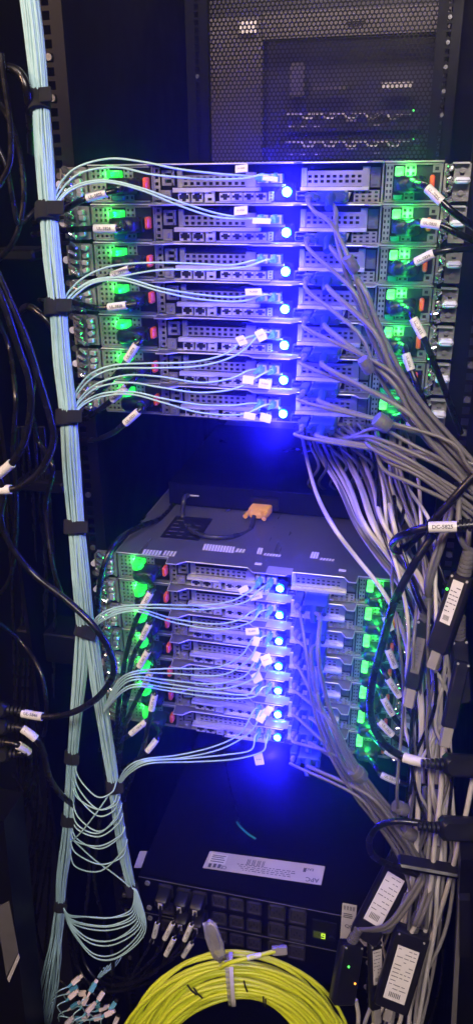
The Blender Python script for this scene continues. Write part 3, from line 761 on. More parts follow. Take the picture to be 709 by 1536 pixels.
UF = [
 (0, 0, [(80, 300, YT), (93, 272, Y1), (118, 250, Y1), (165, 238, Y1), (215, 243, Y1), (270, 254, Y1), (330, 261, -.06), (370, 264, -.045)], (362, 253, -.05, 22, 14, .0, 'FL-0325')),
 (0, 1, [(82, 302, YT), (98, 278, Y1), (125, 258, Y1), (175, 251, Y1), (230, 262, Y1), (300, 268, -.06), (360, 268, -.05), (395, 262, -.04)], (405, 268, -.045, 26, 8, .15, None)),
 (1, 0, [(84, 305, YT), (102, 285, Y1), (130, 273, Y1), (165, 271, Y1), (215, 283, Y1), (270, 303, -.065), (325, 320, -.05), (368, 327, -.04)], (361, 316, -.05, 24, 15, .03, 'FL-0326')),
 (1, 1, [(86, 306, YT), (104, 287, Y1), (132, 275.5, Y1), (165, 273.5, Y1), (214, 286, Y1), (265, 307, -.065), (325, 326, -.05), (385, 328, -.04)], (392, 332, -.045, 32, 10, .12, None)),
 (2, 0, [(92, 460, YT), (104, 437, Y1), (128, 415, Y1), (168, 399, Y1), (230, 394, Y1), (300, 396, -.06), (345, 398, -.05), (378, 391, -.04)], None),
 (2, 1, [(94, 461, YT), (108, 441, Y1), (135, 424, Y1), (175, 416, Y1), (240, 405, Y1), (310, 405, -.06), (365, 401, -.05), (398, 390, -.04)], None),
 (3, 0, [(95, 462, YT), (110, 440, Y1), (140, 420, Y1), (185, 417, Y1), (240, 432, Y1), (300, 442, -.06), (350, 446, -.05), (380, 442, -.035)], (380, 438, -.05, 30, 12, -.12, 'FL-0329')),
 (3, 1, [(96, 463, YT), (113, 443, Y1), (142, 424, Y1), (185, 421, Y1), (240, 437, Y1), (300, 449, -.06), (360, 452, -.05), (396, 442, -.035)], None),
 (4, 0, [(103, 622, YT), (113, 590, Y1), (135, 562, Y1), (170, 548, Y1), (220, 545, Y1), (290, 543, -.06), (340, 530, -.05), (366, 508, -.04)], (362, 511, -.05, 17, 18, -.5, 'FL-0331')),
 (4, 1, [(105, 622, YT), (116, 592, Y1), (140, 566, Y1), (175, 553, Y1), (230, 552, Y1), (300, 549, -.06), (355, 532, -.05), (392, 500, -.04)], (391, 503, -.05, 17, 20, -.5, 'FL-0332')),
 (5, 0, [(106, 623, YT), (120, 598, Y1), (145, 576, Y1), (190, 563, Y1), (240, 565, Y1), (300, 574, -.06), (345, 568, -.05), (372, 556, -.035)], (372, 570, -.05, 20, 14, .15, None)),
 (5, 1, [(107, 623, YT), (122, 600, Y1), (150, 580, Y1), (195, 574, Y1), (240, 581, Y1), (300, 589, -.06), (355, 582, -.05), (395, 560, -.035)], (397, 576, -.05, 22, 16, .2, 'FL-0334')),
 (6, 0, [(108, 624, YT), (125, 604, Y1), (155, 590, Y1), (200, 588, Y1), (245, 598, Y1), (300, 607, -.06), (350, 608, -.05), (374, 605, -.035)], (374, 624, -.05, 20, 13, .2, None)),
 (6, 1, [(109, 625, YT), (127, 606, Y1), (157, 594, Y1), (200, 592, Y1), (245, 604, Y1), (300, 619, -.06), (360, 622, -.05), (396, 608, -.035)], (398, 627, -.05, 20, 15, .25, None)),
]
for i, k, sp, fl in UF:
    pts = [Vector(P(*q)) for q in sp]+[SP(i, k)]
    fibre(f'{"left" if k == 0 else "right"} teal patch fibre of the pair plugged into the {ORD[i]} server, upper stack', pts, GU, fl)
GL = 'teal patch fibres of the lower stack'
Y1 = -.1
LF = [
 (0, 0, [(137, 940, YT), (150, 922, Y1), (180, 910, Y1), (230, 907, Y1), (300, 908, -.06), (345, 902, -.055), (372, 888, -.045)], (365, 884, -.05, 18, 10, -.5, None)),
 (0, 1, [(138, 941, YT), (152, 925, Y1), (182, 913, Y1), (235, 912, Y1), (310, 914, -.06), (365, 904, -.055), (388, 885, -.045)], (384, 895, -.05, 22, 10, -.25, 'FL-0335')),
 (1, 0, [(139, 942, YT), (154, 928, Y1), (184, 915, Y1), (215, 915, Y1), (260, 928, -.07), (320, 936, -.06), (358, 930, -.055), (376, 918, -.045)], None),
 (1, 1, [(140, 943, YT), (156, 930, Y1), (186, 918, Y1), (215, 919, Y1), (262, 934, -.07), (330, 944, -.06), (374, 934, -.055), (390, 918, -.045)], (378, 947, -.05, 24, 12, -.1, 'FL-0337')),
 (2, 0, [(165, 1042, YT), (175, 1025, Y1), (200, 1008, Y1), (250, 1003, -.07), (320, 1002, -.06), (360, 985, -.055), (378, 958, -.045)], None),
 (2, 1, [(166, 1042, YT), (177, 1027, Y1), (202, 1011, Y1), (250, 1010, -.07), (330, 1013, -.06), (372, 990, -.055), (390, 958, -.045)], (384, 962, -.05, 12, 16, .3, None)),
 (3, 0, [(167, 1043, YT), (180, 1028, Y1), (205, 1015, Y1), (250, 1020, -.07), (320, 1026, -.06), (365, 1015, -.055), (380, 995, -.045)], (384, 985, -.05, 12, 18, .4, None)),
 (3, 1, [(168, 1043, YT), (182, 1030, Y1), (208, 1019, Y1), (252, 1026, -.07), (325, 1034, -.06), (376, 1020, -.055), (392, 995, -.045)], (399, 990, -.05, 18, 18, -.4, 'FL-0340')),
 (4, 0, [(168, 1050, YT), (182, 1036, Y1), (210, 1026, Y1), (255, 1032, -.07), (330, 1040, -.06), (370, 1042, -.055), (380, 1032, -.045)], (385, 1016, -.05, 17, 17, -.4, None)),
 (4, 1, [(169, 1051, YT), (184, 1038, Y1), (212, 1030, Y1), (257, 1037, -.07), (330, 1047, -.06), (378, 1046, -.055), (393, 1032, -.045)], None),
 (5, 0, [(178, 1172, YT), (190, 1152, Y1), (215, 1139, Y1), (265, 1133, -.07), (320, 1120, -.06), (360, 1100, -.055), (380, 1066, -.045)], (392, 1075, -.05, 14, 20, .5, None)),
 (5, 1, [(179, 1173, YT), (193, 1154, Y1), (218, 1141, Y1), (270, 1137, -.07), (330, 1124, -.06), (375, 1098, -.055), (394, 1066, -.045)], (402, 1066, -.05, 12, 16, .6, None)),
 (6, 0, [(180, 1174, YT), (195, 1156, Y1), (222, 1142, Y1), (280, 1138, -.07), (340, 1132, -.06), (376, 1125, -.055), (382, 1105, -.045)], None),
 (6, 1, [(181, 1175, YT), (197, 1158, Y1), (225, 1145, Y1), (285, 1143, -.07), (350, 1139, -.06), (392, 1128, -.055), (399, 1112, -.045)], (388, 1139, -.05, 16, 20, -.2, 'FL-0346')),
]
for i, k, sp, fl in LF:
    if 160 < sp[0][0] < 172: sp = [(150-k, 1088+i*2, YT), (155+k, 1066+i, YT-.004)]+sp[1:]
    pts = [Vector(P(*q)) for q in sp]+[SP(i, k, 'l')]
    fibre(f'{"left" if k == 0 else "right"} teal patch fibre of the pair plugged into the {ORD[i]} server, lower stack', pts, GL, fl)
# swags between the two legs
rnd = random.Random(5)
for i in range(11):
    t = i/10; u0, v0 = 111-t*6, 1140+t*130; sag = rnd.uniform(30, 55); u1, v1 = 172+t*16, 1165+t*105+rnd.uniform(-10, 20)
    fibre(f'loose teal fibre sagging between the two fibre legs, {["first","second","third","fourth","fifth","sixth","seventh","eighth","ninth","tenth","lowest"][i]} from the top', [(u0, v0, YT), (u0+8, v0+sag*.6, YT-.012), ((u0+u1)/2+4, (v0+v1)/2+sag*.8, YT-.02), (u1-4, v1+sag*.25, YT-.016), (u1+3, v1-6, YT-.008)], 'loose fibres between the fibre legs', None, False)
fibre('loose teal fibre climbing slantwise from left leg to right leg', [(108, 1262, YT-.012), (125, 1245, YT-.02), (148, 1215, YT-.02), (165, 1190, YT-.012)], 'loose fibres between the fibre legs', None, False)
fibre('teal fibre running straight down from left leg to the right leg tie', [(110, 1260, YT-.01), (140, 1288, YT-.01), (170, 1310, YT-.01), (195, 1330, YT-.01)], 'loose fibres between the fibre legs', None, False)
for i in range(11):
    t = i/10; d = 12+t*78; e = rnd.uniform(-5, 5)
    fibre(f'teal fibre loop hanging across above the connector pile, {["first","second","third","fourth","fifth","sixth","seventh","eighth","ninth","tenth","lowest"][i]} from the top', [(96, 1362+t*6, YT-.01), (104+t*6, 1368+d*.35, YT-.02), (130+t*12, 1362+d*.85+e, YT-.03), (165+t*14, 1364+d*.82+e, YT-.03), (196+t*22, 1360+d*.42, YT-.02), (202+t*6, 1338+d*.05, YT-.012), (199, 1332, YT-.008)], 'teal fibre loops above the connector pile', None, False)
# ------------------------------------------------------------------ grey network and video cables of the servers
def vga_plug(root, path):
    p = path[0]; m = MB(); M = Matrix.Translation(p)
    m.bbox(-.0165, .0165, -.016, .026, -.0065, .0065, .002, M)
    wbuild(m, 'plug', 'blue_vga', root, 40)
    m = MB(); m.tube([p+Vector((0, -.014, 0)), p+Vector((0, -.027, -.004)), p+Vector((.001, -.036, -.011))], lambda t: .006-.0018*t, 10)
    wbuild(m, 'boot', 'blue_vga', root, 50)
    for dx in (-.0145, .0145): wbuild(MB().tube([p+Vector((dx, -.010, 0)), p+Vector((dx, -.029, 0))], .0033, 8), 'thumbscrew', 'blue_vga', root, 50)
def rj_plug(m='boot'):
    def f(root, path):
        p = path[0]; mb = MB(); mb.bbox(-.0055, .0055, -.008, .022, -.0045, .0045, .001, Matrix.Translation(p))
        wbuild(mb, 'plug', 'blue_vga', root)
        wbuild(MB().tube(path[:5], lambda t: .0052-.0016*t, 8), 'boot', m, root, 50)
    return f
def at_w(p):                      # picture position of a world point
    v = p-CAM; z = v.dot(FWD); return W/2+F*v.dot(RGT)/z, H/2+F*v.dot(DWN)/z
rnd = random.Random(9)
GUP = [(500, 345), (512, 392), (530, 445), (552, 500), (580, 560), (615, 615), (655, 662), (695, 706), (735, 755)]
GLO = [(474, 930), (474, 985), (482, 1040), (498, 1092), (522, 1142), (555, 1190), (592, 1235), (622, 1280), (640, 1330), (640, 1390)]
for st, zs, G, nm in (('u', Z_UP, GUP, 'upper'), ('l', Z_LO, GLO, 'lower')):
    for i in range(7):
        for kind in ('video', 'network'):
            x = .085 if kind == 'video' else .0605
            p0 = Vector((x, -.024, zs[i]-.0365)); u, v = at_w(p0)
            off = (rnd.uniform(2, 34) if st == 'u' else rnd.uniform(0, 22)) - (6 if kind == 'network' else 0); dv = rnd.uniform(-9, 9)
            depth = -.055-rnd.uniform(0, .035)-i*.003
            pts = [p0, p0+Vector((0, -.020, -.004)), P(u+3+off*.15, v+22, depth*.9)]
            k = 48 if st == 'u' else 36
            for j, (a, b) in enumerate(G):
                if b > v+k:
                    q = min(1.0, (b-v-k)/60+.35)
                    spread = 1.0 if st == 'u' else .6+.09*j
                    pts.append(P(a+(off-16)*spread*q+(u-488)*(1-q)*.5, b+dv-(off-16)*.35*q, depth-(.03*q)))
            cable(f'{kind}_cable', f'grey {kind} cable with {"blue plug" if kind == "video" else "small boot"} dropping from the {ORD[i]} server, {nm} stack', 'cable', pts, .0030 if kind == 'video' else .0023, 'grey_cable', f'grey {kind} cables, {nm} stack', plug=vga_plug if kind == 'video' else rj_plug(), sub=5)
# ferrite-like ties on the grey bundles
def ring(u, v, Y, r, label, ax=(.5, .3, -.8), ln=.018, m='boot'):
    c = P(u, v, Y); t = Vector(ax).normalized(); root = empty('cable_clip', c); tag(root, label, 'cable clip', 'grey clips on the cable bundles')
    wbuild(MB().tube([c-t*ln/2, c-t*ln*.42, c+t*ln*.42, c+t*ln/2], lambda q: r*(.9 if q in (0, 1) else 1), 14), 'sleeve', m, root, 50)
    wbuild(MB().tube([c-t*ln*.1, c+t*ln*.1], r*1.08, 14), 'rib', 'grey_cable', root, 50)
ring(526, 396, -.105, .0062, 'grey moulded clip on cables in front of the third upper server')
ring(549, 548, -.115, .0066, 'grey moulded clip on cables in front of the sixth upper server')
ring(573, 634, -.12, .009, 'grey moulded clip on the cable bundle under the upper stack', (.8, .2, -.6))
ring(536, 1160, -.11, .011, 'dark moulded clip on the cable bundle under the lower stack', (.6, .2, -.8), .022)
ring(600, 1212, -.12, .009, 'upper round dark clip on the bundle at the lower right', (.8, .2, -.5), .02)
ring(612, 1250, -.125, .009, 'lower round dark clip on the bundle at the lower right', (.8, .2, -.5), .02)
# ------------------------------------------------------------------ pale cables coming down behind and over the right side
words = ['first', 'second', 'third', 'fourth', 'fifth', 'sixth', 'seventh', 'eighth', 'ninth', 'tenth', 'eleventh', 'twelfth', 'thirteenth', 'fourteenth', 'fifteenth', 'sixteenth']
for i in range(15):
    t = min(1, max(0, i/14+rnd.uniform(-.06, .06))); j = rnd.uniform(-7, 7)
    Yd = -.05-.045*rnd.random()
    sh = 0 if i == 0 else 24
    end = [(612+t*74, 985+j*4, -.11), (622+t*62, 1080, -.12), (618+t*56+j*2, 1180, -.12), (612+t*62+j*3, 1290, -.11), (590+t*62+j*4, 1400, -.10), (560+t*72, 1500, -.09), (545+t*80, 1570, -.08)]
    if i % 3 == 2: end = [(625+t*50, 985, -.05), (630+t*40, 1060, .0), (636+t*40, 1150, .03), (640+t*30, 1260, .03), (640, 1380, .02)]
    if i % 3 == 1 and i > 3: end = [(612+t*60, 985+j*3, -.08), (618+t*50, 1080, -.06), (625+t*40, 1180, -.03), (625+t*40, 1290, -.02), (610+t*40, 1400, -.01)]
    if i == 0: end = [(612, 985, -.08), (620, 1090, -.1), (616, 1190, -.1), (610, 1300, -.09), (600, 1420, -.06)]
    sp = [(446+t*130, 612-20*t, .10), (455+t*120+j, 668, .16), (472+sh+t*90+j, 735-t*14, .06), (498+sh+t*72+j, 788-t*16, Yd), (533+sh+t*54, 836-t*16, Yd-.01), (568+sh+t*48, 880-t*14, Yd-.02), (596+sh*.8+t*48, 930-t*10, Yd-.03)]+end
    cable('pale_cable', f'pale grey network cable, {words[i]} from the left in the fan above the lower stack', 'cable' , sp, .0029, 'pale_cable' if i % 6 != 2 else 'grey_cable', 'pale network cables on the right', sub=6)
# slim dark loops hanging under the upper stack
for i in range(7):
    u = 455+i*17
    cable('thin_cable', f'thin dim cable hanging under the upper stack, {words[i]} from the left', 'cable', [(u, 632, .12), (u+4+rnd.uniform(-6, 6), 668, .10), (u+24+rnd.uniform(-10, 14), 700, .10), (u+14+rnd.uniform(-10, 10), 726, .17), (u+30, 742, .27)], .0022, 'grey_cable', 'thin cables under the upper stack')
for i in range(5):
    v = 662+i*11
    cable('hanging_cable', f'black cable sagging behind the gap between the stacks, {words[i]} from the top', 'cable', [(330+i*8, v, .42), (390, v+18+rnd.uniform(-5, 8), .40), (460, v+12+rnd.uniform(-6, 8), .38), (520, v-2, .36), (570, v-14, .34)], .0036, 'black_cord', 'black cables in the gap between the stacks')
# ------------------------------------------------------------------ heavy black cords
def heavy(label, spec, r=.0045, sl=(), relief=None, m='black_cord', txt=None):
    root, path = cable('mains_cable', label, 'cord', spec, r, m, None, sleeves=sl, sub=9, n=12, txt=txt)
    if relief:
        wbuild(MB().tube([path[0]]+[path[1]], r*1.9, 12), 'collar', 'black_plastic', root, 50)
        ribbed(root, path, 0, 6, r*1.75, .0046)
    return root, path
YB = -.13
heavy('glossy black cord swinging out over the trunk and back to the left edge', [(-14, 1064, YB-.02), (12, 1067, YB-.02), (34, 1070, YB-.02), (64, 1075, YB-.02), (105, 1070, YB-.02), (145, 1048, YB-.02), (170, 1012, YB-.02), (164, 975, YB-.02), (140, 938, YB-.02), (100, 900, YB-.01), (50, 860, YB), (15, 815, YB), (2, 775, YB), (6, 735, YB), (-10, 700, YB)], .0046, [(2, 3)], True, txt='UL-5846')
heavy('black cord below the long one, white sleeve, left edge', [(-14, 1088, YB-.02), (12, 1090, YB-.02), (34, 1093, YB-.02), (54, 1108, YB-.02), (66, 1130, YB-.01), (74, 1165, YB), (92, 1192, YB+.02), (120, 1215, YB+.06)], .0046, [(2, 3)], True, txt='UL-5847')
heavy('short black cord with a bent white sleeve at the left edge', [(-14, 1112, YB-.03), (14, 1114, YB-.03), (28, 1118, YB-.03), (43, 1128, YB-.02), (46, 1145, YB), (40, 1190, YB+.03), (20, 1240, YB+.05)], .0046, [(2, 3)], True, m='black_cord')
heavy('thin black cord end at the lower left edge below the white sleeves', [(-14, 1138, YB-.03), (14, 1136, YB-.03), (30, 1130, YB-.03), (38, 1124, YB-.02)], .005, (), True)
heavy('black cord bowing right beside the trunk, returning to the left edge with a sleeve', [(-10, 395, YB), (10, 440, YB), (40, 510, YB), (62, 580, YB), (78, 635, YB), (80, 665, YB), (62, 705, YB), (35, 728, YB), (17, 734, YB), (-4, 735, YB)], .0046, [(8, 9)])
heavy('black cord in front of the left side, parallel to the bowing one', [(-10, 420, YB-.01), (8, 460, YB-.01), (28, 520, YB-.01), (44, 570, YB-.01), (46, 620, YB-.01), (36, 665, YB-.01), (18, 695, YB-.01), (-2, 712, YB-.01)], .0046, [(6, 7)])
heavy('black cord hooking down at the upper left edge', [(-4, 105, YB+.03), (14, 102, YB+.03), (32, 112, YB+.03), (42, 140, YB+.03), (46, 180, YB+.05), (48, 230, YB+.08)], .005)
heavy('dim black cord rising along the upper left edge', [(2, 80, YB+.02), (8, 130, YB+.02), (16, 190, YB+.02), (16, 240, YB+.02), (4, 270, YB+.02), (-10, 290, YB+.02)], .0035)
heavy('black cord passing behind the trunk near the second tie', [(-6, 215, YB+.05), (10, 250, YB+.05), (20, 300, YB+.05), (30, 335, YB+.06), (60, 310, .0), (95, 300, .0)], .003)
heavy('black cord curving behind the left of the fourth upper server', [(20, 480, .02), (40, 460, .0), (60, 470, -.01), (78, 490, -.01), (100, 520, .0)], .0045)
for i in range(8):
    u = 6+i*9
    heavy(f'dim thin black cord hanging in the dark left side, {words[i]} from the left edge', [(u+rnd.uniform(-4, 4), 640, .0), (u+8+rnd.uniform(-4, 4), 760, .02), (u+14+rnd.uniform(-8, 8), 900, .03), (u+10+rnd.uniform(-8, 8), 1060, .03), (u+20+rnd.uniform(-12, 12), 1200, .02), (u+5, 1330, .0), (u-8+rnd.uniform(-12, 12), 1440, 0)], .0028)
heavy('black cord arching over the left shoulder of the lower stack', [(268, 745, .22), (245, 775, .14), (210, 790, .06), (180, 808, .01), (160, 838, -.02), (150, 880, -.03), (147, 940, -.03), (150, 1010, -.02)], .0042)
heavy('second black cord behind the one arching over the lower stack', [(262, 740, .26), (236, 762, .18), (196, 800, .08), (168, 820, .03), (154, 850, .0), (146, 900, -.01)], .0036)
# right side
heavy('black cord with white sleeve coming in from the right edge above the lower stack', [(725, 786, -.17), (700, 788, -.17), (684, 790, -.17), (642, 791, -.17), (618, 797, -.165), (596, 806, -.15), (588, 818, -.13), (600, 826, -.12), (640, 790, -.13), (690, 735, -.13), (730, 690, -.12)], .0046, [(2, 3)], True, txt='DC-5825')
heavy('black cord looping around the adapters and under the right plugs', [(650, 800, -.15), (618, 850, -.16), (590, 905, -.165), (572, 970, -.165), (557, 1030, -.16), (556, 1075, -.16), (572, 1112, -.16), (605, 1136, -.16), (643, 1146, -.17), (672, 1148, -.175), (725, 1152, -.18)], .0048, [(7, 8)])
heavy('black cord bent back on itself with a ribbed plug in the lower right', [(720, 1241, -.18), (690, 1239, -.18), (664, 1242, -.18), (630, 1235, -.18), (594, 1232, -.18), (566, 1240, -.175), (553, 1262, -.17), (560, 1284, -.17), (590, 1300, -.165), (625, 1312, -.16)], .0044, (), True)
def plug_body(u, v, Y, ang, ln, wd, label, m='black_plastic'):
    c = P(u, v, Y); x = RGT*math.cos(ang)+DWN*math.sin(ang); M = Matrix.Translation(c) @ basis(x, -FWD).to_4x4()
    r = empty('inline_plug', c); tag(r, label, 'plug')
    wbuild(MB().bbox(-ln/2, ln/2, -wd/2, wd/2, -wd*.4, wd*.4, wd*.18, M, 'z'), 'body', m, r, 40)
    mb = MB()
    for k in range(5):
        a = M @ Vector((-ln/2-.004-k*.0055, 0, 0)); b = M @ Vector((-ln/2-.0005-k*.0055, 0, 0)); mb.tube([a, b], .0075-.0006*k, 10)
    wbuild(mb, 'strain_relief', m, r, 50)
plug_body(694, 1148, -.18, .05, .05, .026, 'black inline plug at the right edge where the long loop ends')
plug_body(690, 1243, -.185, .05, .055, .028, 'black inline plug at the right edge where the bent cord ends')
plug_body(-4, 1064, -.155, math.pi+.05, .03, .022, 'ribbed black plug end at the left edge, uppermost of three')
plug_body(-2, 1090, -.155, math.pi+.05, .03, .022, 'ribbed black plug end at the left edge, middle of three')
plug_body(0, 1132, -.165, math.pi-.05, .03, .022, 'ribbed black plug end at the left edge, lowest of three')
# ------------------------------------------------------------------ black interface adapters hanging in the right bundle
def adapter(u0, v0, u1, v1, wpx, Y, label, lab=None, top=True, bottom='pale_cable', leds=(), roll=0.0, lmat='paper', tail=None):
    a, b = P(u0, v0, Y), P(u1, v1, Y-.004); c = (a+b)/2; x = (b-a); L = x.length; x.normalize()
    k = (c-CAM).dot(FWD)/F; wd = wpx*k
    nrm = (-FWD+RGT*roll).normalized(); B = basis(x, nrm); M = Matrix.Translation(c) @ B.to_4x4()
    r = empty('adapter', c); tag(r, label, 'adapter', 'black interface adapters')
    th = min(.026, wd*.6)
    wbuild(MB().bbox(-L/2, L/2, -wd/2, wd/2, -th, 0, .003, M, 'z'), 'case', 'black_plastic', r, 40)
    for dy in (-.36, .36):
        q = M @ Vector((-L*.45, dy*wd, 0)); wbuild(MB().tube([q, q+nrm*.0008], .0016, 8), 'screw', 'steel_bright', r)
    if lab:
        s0, s1, w0 = lab; o = wbuild(MB().box(L*(s0-.5), L*(s1-.5), -wd*w0/2, wd*w0/2, .0002, .0007, M), 'rating_label', lmat, r)
        mb = MB(); q = s0+.03
        while q < s1-.12:
            y0 = -w0*.42
            while y0 < w0*.34:
                e = y0+rnd.uniform(.06, .2)
                if rnd.random() < .72: mb.box(L*(q-.5), L*(q-.5)+.0011, wd*y0, wd*min(e, w0*.42), .0007, .0009, M)
                y0 = e+.04
            q += .05
        for j in range(7): mb.box(L*(s1-.10-.5), L*(s1-.04-.5), wd*w0*(-.3+.08*j), wd*w0*(-.3+.08*j+.04), .0007, .0009, M)
        wbuild(mb, 'print', 'print', o)
    for (s, t, m) in leds:
        q = M @ Vector((L*(s-.5), wd*t, 0)); wbuild(MB().tube([q-nrm*.001, q+nrm*.0012], .0016, 8), 'status_light', m, r)
    if top:
        mb = MB(); p = M @ Vector((-L/2, 0, -th/2))
        for j in range(6): mb.tube([p-x*(.001+.0052*j), p-x*(.0046+.0052*j)], .0085-.0002*j, 12)
        mb.tube([p+x*.002, p-x*.032], .0068, 12)
        wbuild(mb, 'strain_relief', 'boot', r, 50)
        if tail:
            for n_, tl_ in enumerate(tail):
                pts = [p-x*.028]+[P(*q) for q in tl_]; wbuild(MB().tube(smooth_path(pts, 6), .0033, 8), 'lead', 'grey_cable', r, 70)
    if bottom:
        p = M @ Vector((L/2, 0, -th/2)); m = MB(); m.bbox(-.002, .022, -.006, .006, -.005, .005, .001, Matrix.Translation(p) @ B.to_4x4(), 'z')
        wbuild(m, 'network_plug', 'clear_plug', r)
    return r
adapter(632, 935, 620, 1030, 24, -.15, 'long black adapter hanging between pale cables beside the lower stack', (.25, .75, .55), tail=[[(640, 870, -.14), (662, 800, -.12), (672, 760, -.1)], [(645, 872, -.14), (668, 800, -.13), (680, 750, -.1)]], roll=-.5, lmat='boot')
adapter(684, 865, 658, 975, 34, -.16, 'black adapter with white label and green light by the right edge', (.08, .62, .5), tail=[[(688, 800, -.15), (688, 740, -.12)]], leds=((.22, -.38, 'led_dot'),), roll=-.8)
adapter(694, 965, 690, 1050, 26, -.13, 'dim black adapter at the right edge under a ribbed boot', None, tail=[[(690, 900, -.13), (700, 830, -.12), (704, 760, -.1)]], bottom=None)
adapter(700, 1000, 668, 1085, 22, -.17, 'slanted black adapter with clear plug below it, right side', None, top=False)
adapter(610, 1290, 548, 1395, 44, -.10, 'tilted black adapter with white label leaning on the power unit', (.28, .80, .62), tail=[[(625, 1268, -.11), (640, 1230, -.1), (636, 1180, -.09)]], bottom=None, roll=-.3)
adapter(618, 1418, 586, 1500, 52, -.16, 'black adapter with upright white label at the lower right', (.18, .86, .62), tail=[[(622, 1385, -.16), (640, 1330, -.14), (648, 1270, -.12)], [(628, 1385, -.16), (648, 1330, -.14), (656, 1270, -.12)]], roll=-.2)
adapter(540, 1435, 508, 1492, 36, -.15, 'black adapter with green and amber lights near the yellow coil', None, tail=[[(578, 1388, -.15), (612, 1345, -.14), (640, 1300, -.12)], [(582, 1391, -.15), (618, 1349, -.14), (646, 1300, -.12)]], leds=((.35, -.12, 'led_dot'), (.62, .3, 'led_amber')), roll=.3, bottom=None)
adapter(576, 1430, 556, 1500, 22, -.135, 'narrow black adapter with grey label between two others', (.1, .6, .7), tail=[[(585, 1395, -.13), (610, 1340, -.12)]], roll=.4, lmat='tape_grey')
for i, sp in enumerate([[(578, 1500, -.15), (566, 1525, -.15), (545, 1560, -.15)], [(600, 1505, -.14), (600, 1530, -.14), (585, 1560, -.14)], [(557, 1508, -.12), (548, 1530, -.12), (540, 1560, -.12)], [(533, 1500, -.13), (537, 1525, -.13), (534, 1560, -.13)], [(662, 1180, -.04), (656, 1260, -.09), (648, 1330, -.12), (640, 1385, -.12), (622, 1450, -.12), (610, 1560, -.12)], [(672, 1180, -.04), (664, 1260, -.09), (655, 1330, -.13), (652, 1390, -.13), (640, 1455, -.13), (622, 1560, -.13)], [(664, 1120, -.15), (660, 1190, -.15), (652, 1260, -.15), (640, 1350, -.14), (604, 1430, -.13), (580, 1560, -.12)], [(709, 1165, -.15), (698, 1220, -.15), (686, 1270, -.15), (668, 1340, -.14), (640, 1430, -.12), (625, 1500, -.1), (620, 1570, -.1)]]):
    cable('pale_cable', f'pale cable in the lower right corner, {words[i]} of that tangle', 'cable', sp, .0034, 'pale_cable', 'pale cables in the lower right tangle')
c_, p_ = cable('green_fibre', 'short green cable end lying on the dark power unit', 'fibre', [PZ(355, 1233, ZP+.003), PZ(363, 1243, ZP+.003), PZ(372, 1251, ZP+.003), PZ(383, 1258, ZP+.003)], .0022, 'green_fibre')
cable('thin_cable', 'hair-thin dark cable hanging below the lower stack', 'cable', [(334, 1100, .03), (336, 1130, .1), (345, 1180, .14), (356, 1222, .13), PZ(360, 1238, ZP+.003)], .0011, 'black_cord')
# ------------------------------------------------------------------ plugs and cords at the power unit
for i, (x, zc, lab) in enumerate([(-.170, -.022, [(236, 1385), (231, 1405)]), (-.135, -.022, [(259, 1385), (247, 1408)]), (-.106, -.022, [(287, 1387), (277, 1410)]), (-.135, -.066, [(261, 1408), (249, 1432)]), (-.106, -.066, [(287, 1415), (275, 1434)])]):
    c = Vector((x, -.006, ZP+zc)); a, b = lab
    pts = [c+Vector((0, -.03, 0)), P(a[0]+4, a[1]-9, -.065), P(*a, -.075), P(*b, -.08), P(b[0]-14, b[1]+26, -.085), P(190-i*4, 1468+i*5, -.07), P(150, 1452+i*8, -.05)]
    def pl_(root, path, c=c):
        m = MB(); m.bbox(-.0125, .0125, -.030, 0, -.0095, .0095, .003, Matrix.Translation(c)); wbuild(m, 'plug', 'black_plastic', root, 40)
        m = MB(); m.box(-.004, .004, -.032, -.0305, -.007, .006, Matrix.Translation(c)); wbuild(m, 'strap', 'tape_grey', root)
    cable('power_cable', f'thin black power cord with white sleeve, {words[i]} of five plugs in the bottom power unit', 'cord', pts, .0026, 'black_cord', 'cords in the bottom power unit', sleeves=[(2, 3)], plug=pl_, txt='UL-5850', sr=1.8)
for i, sp in enumerate([[(120, 1395, -.05), (126, 1440, -.06), (150, 1472, -.08), (190, 1476, -.09), (240, 1452, -.09), (290, 1395, -.06)], [(110, 1400, -.05), (118, 1450, -.06), (145, 1482, -.08), (190, 1484, -.08), (225, 1450, -.07), (238, 1420, -.05)], [(180, 1350, -.03), (192, 1400, -.03), (190, 1450, -.03), (200, 1536, -.03)], [(100, 1380, -.04), (112, 1440, -.04), (140, 1490, -.05), (180, 1500, -.06)]]):
    heavy(f'black cord looping over the connector pile, {words[i]} of four', sp, .003)
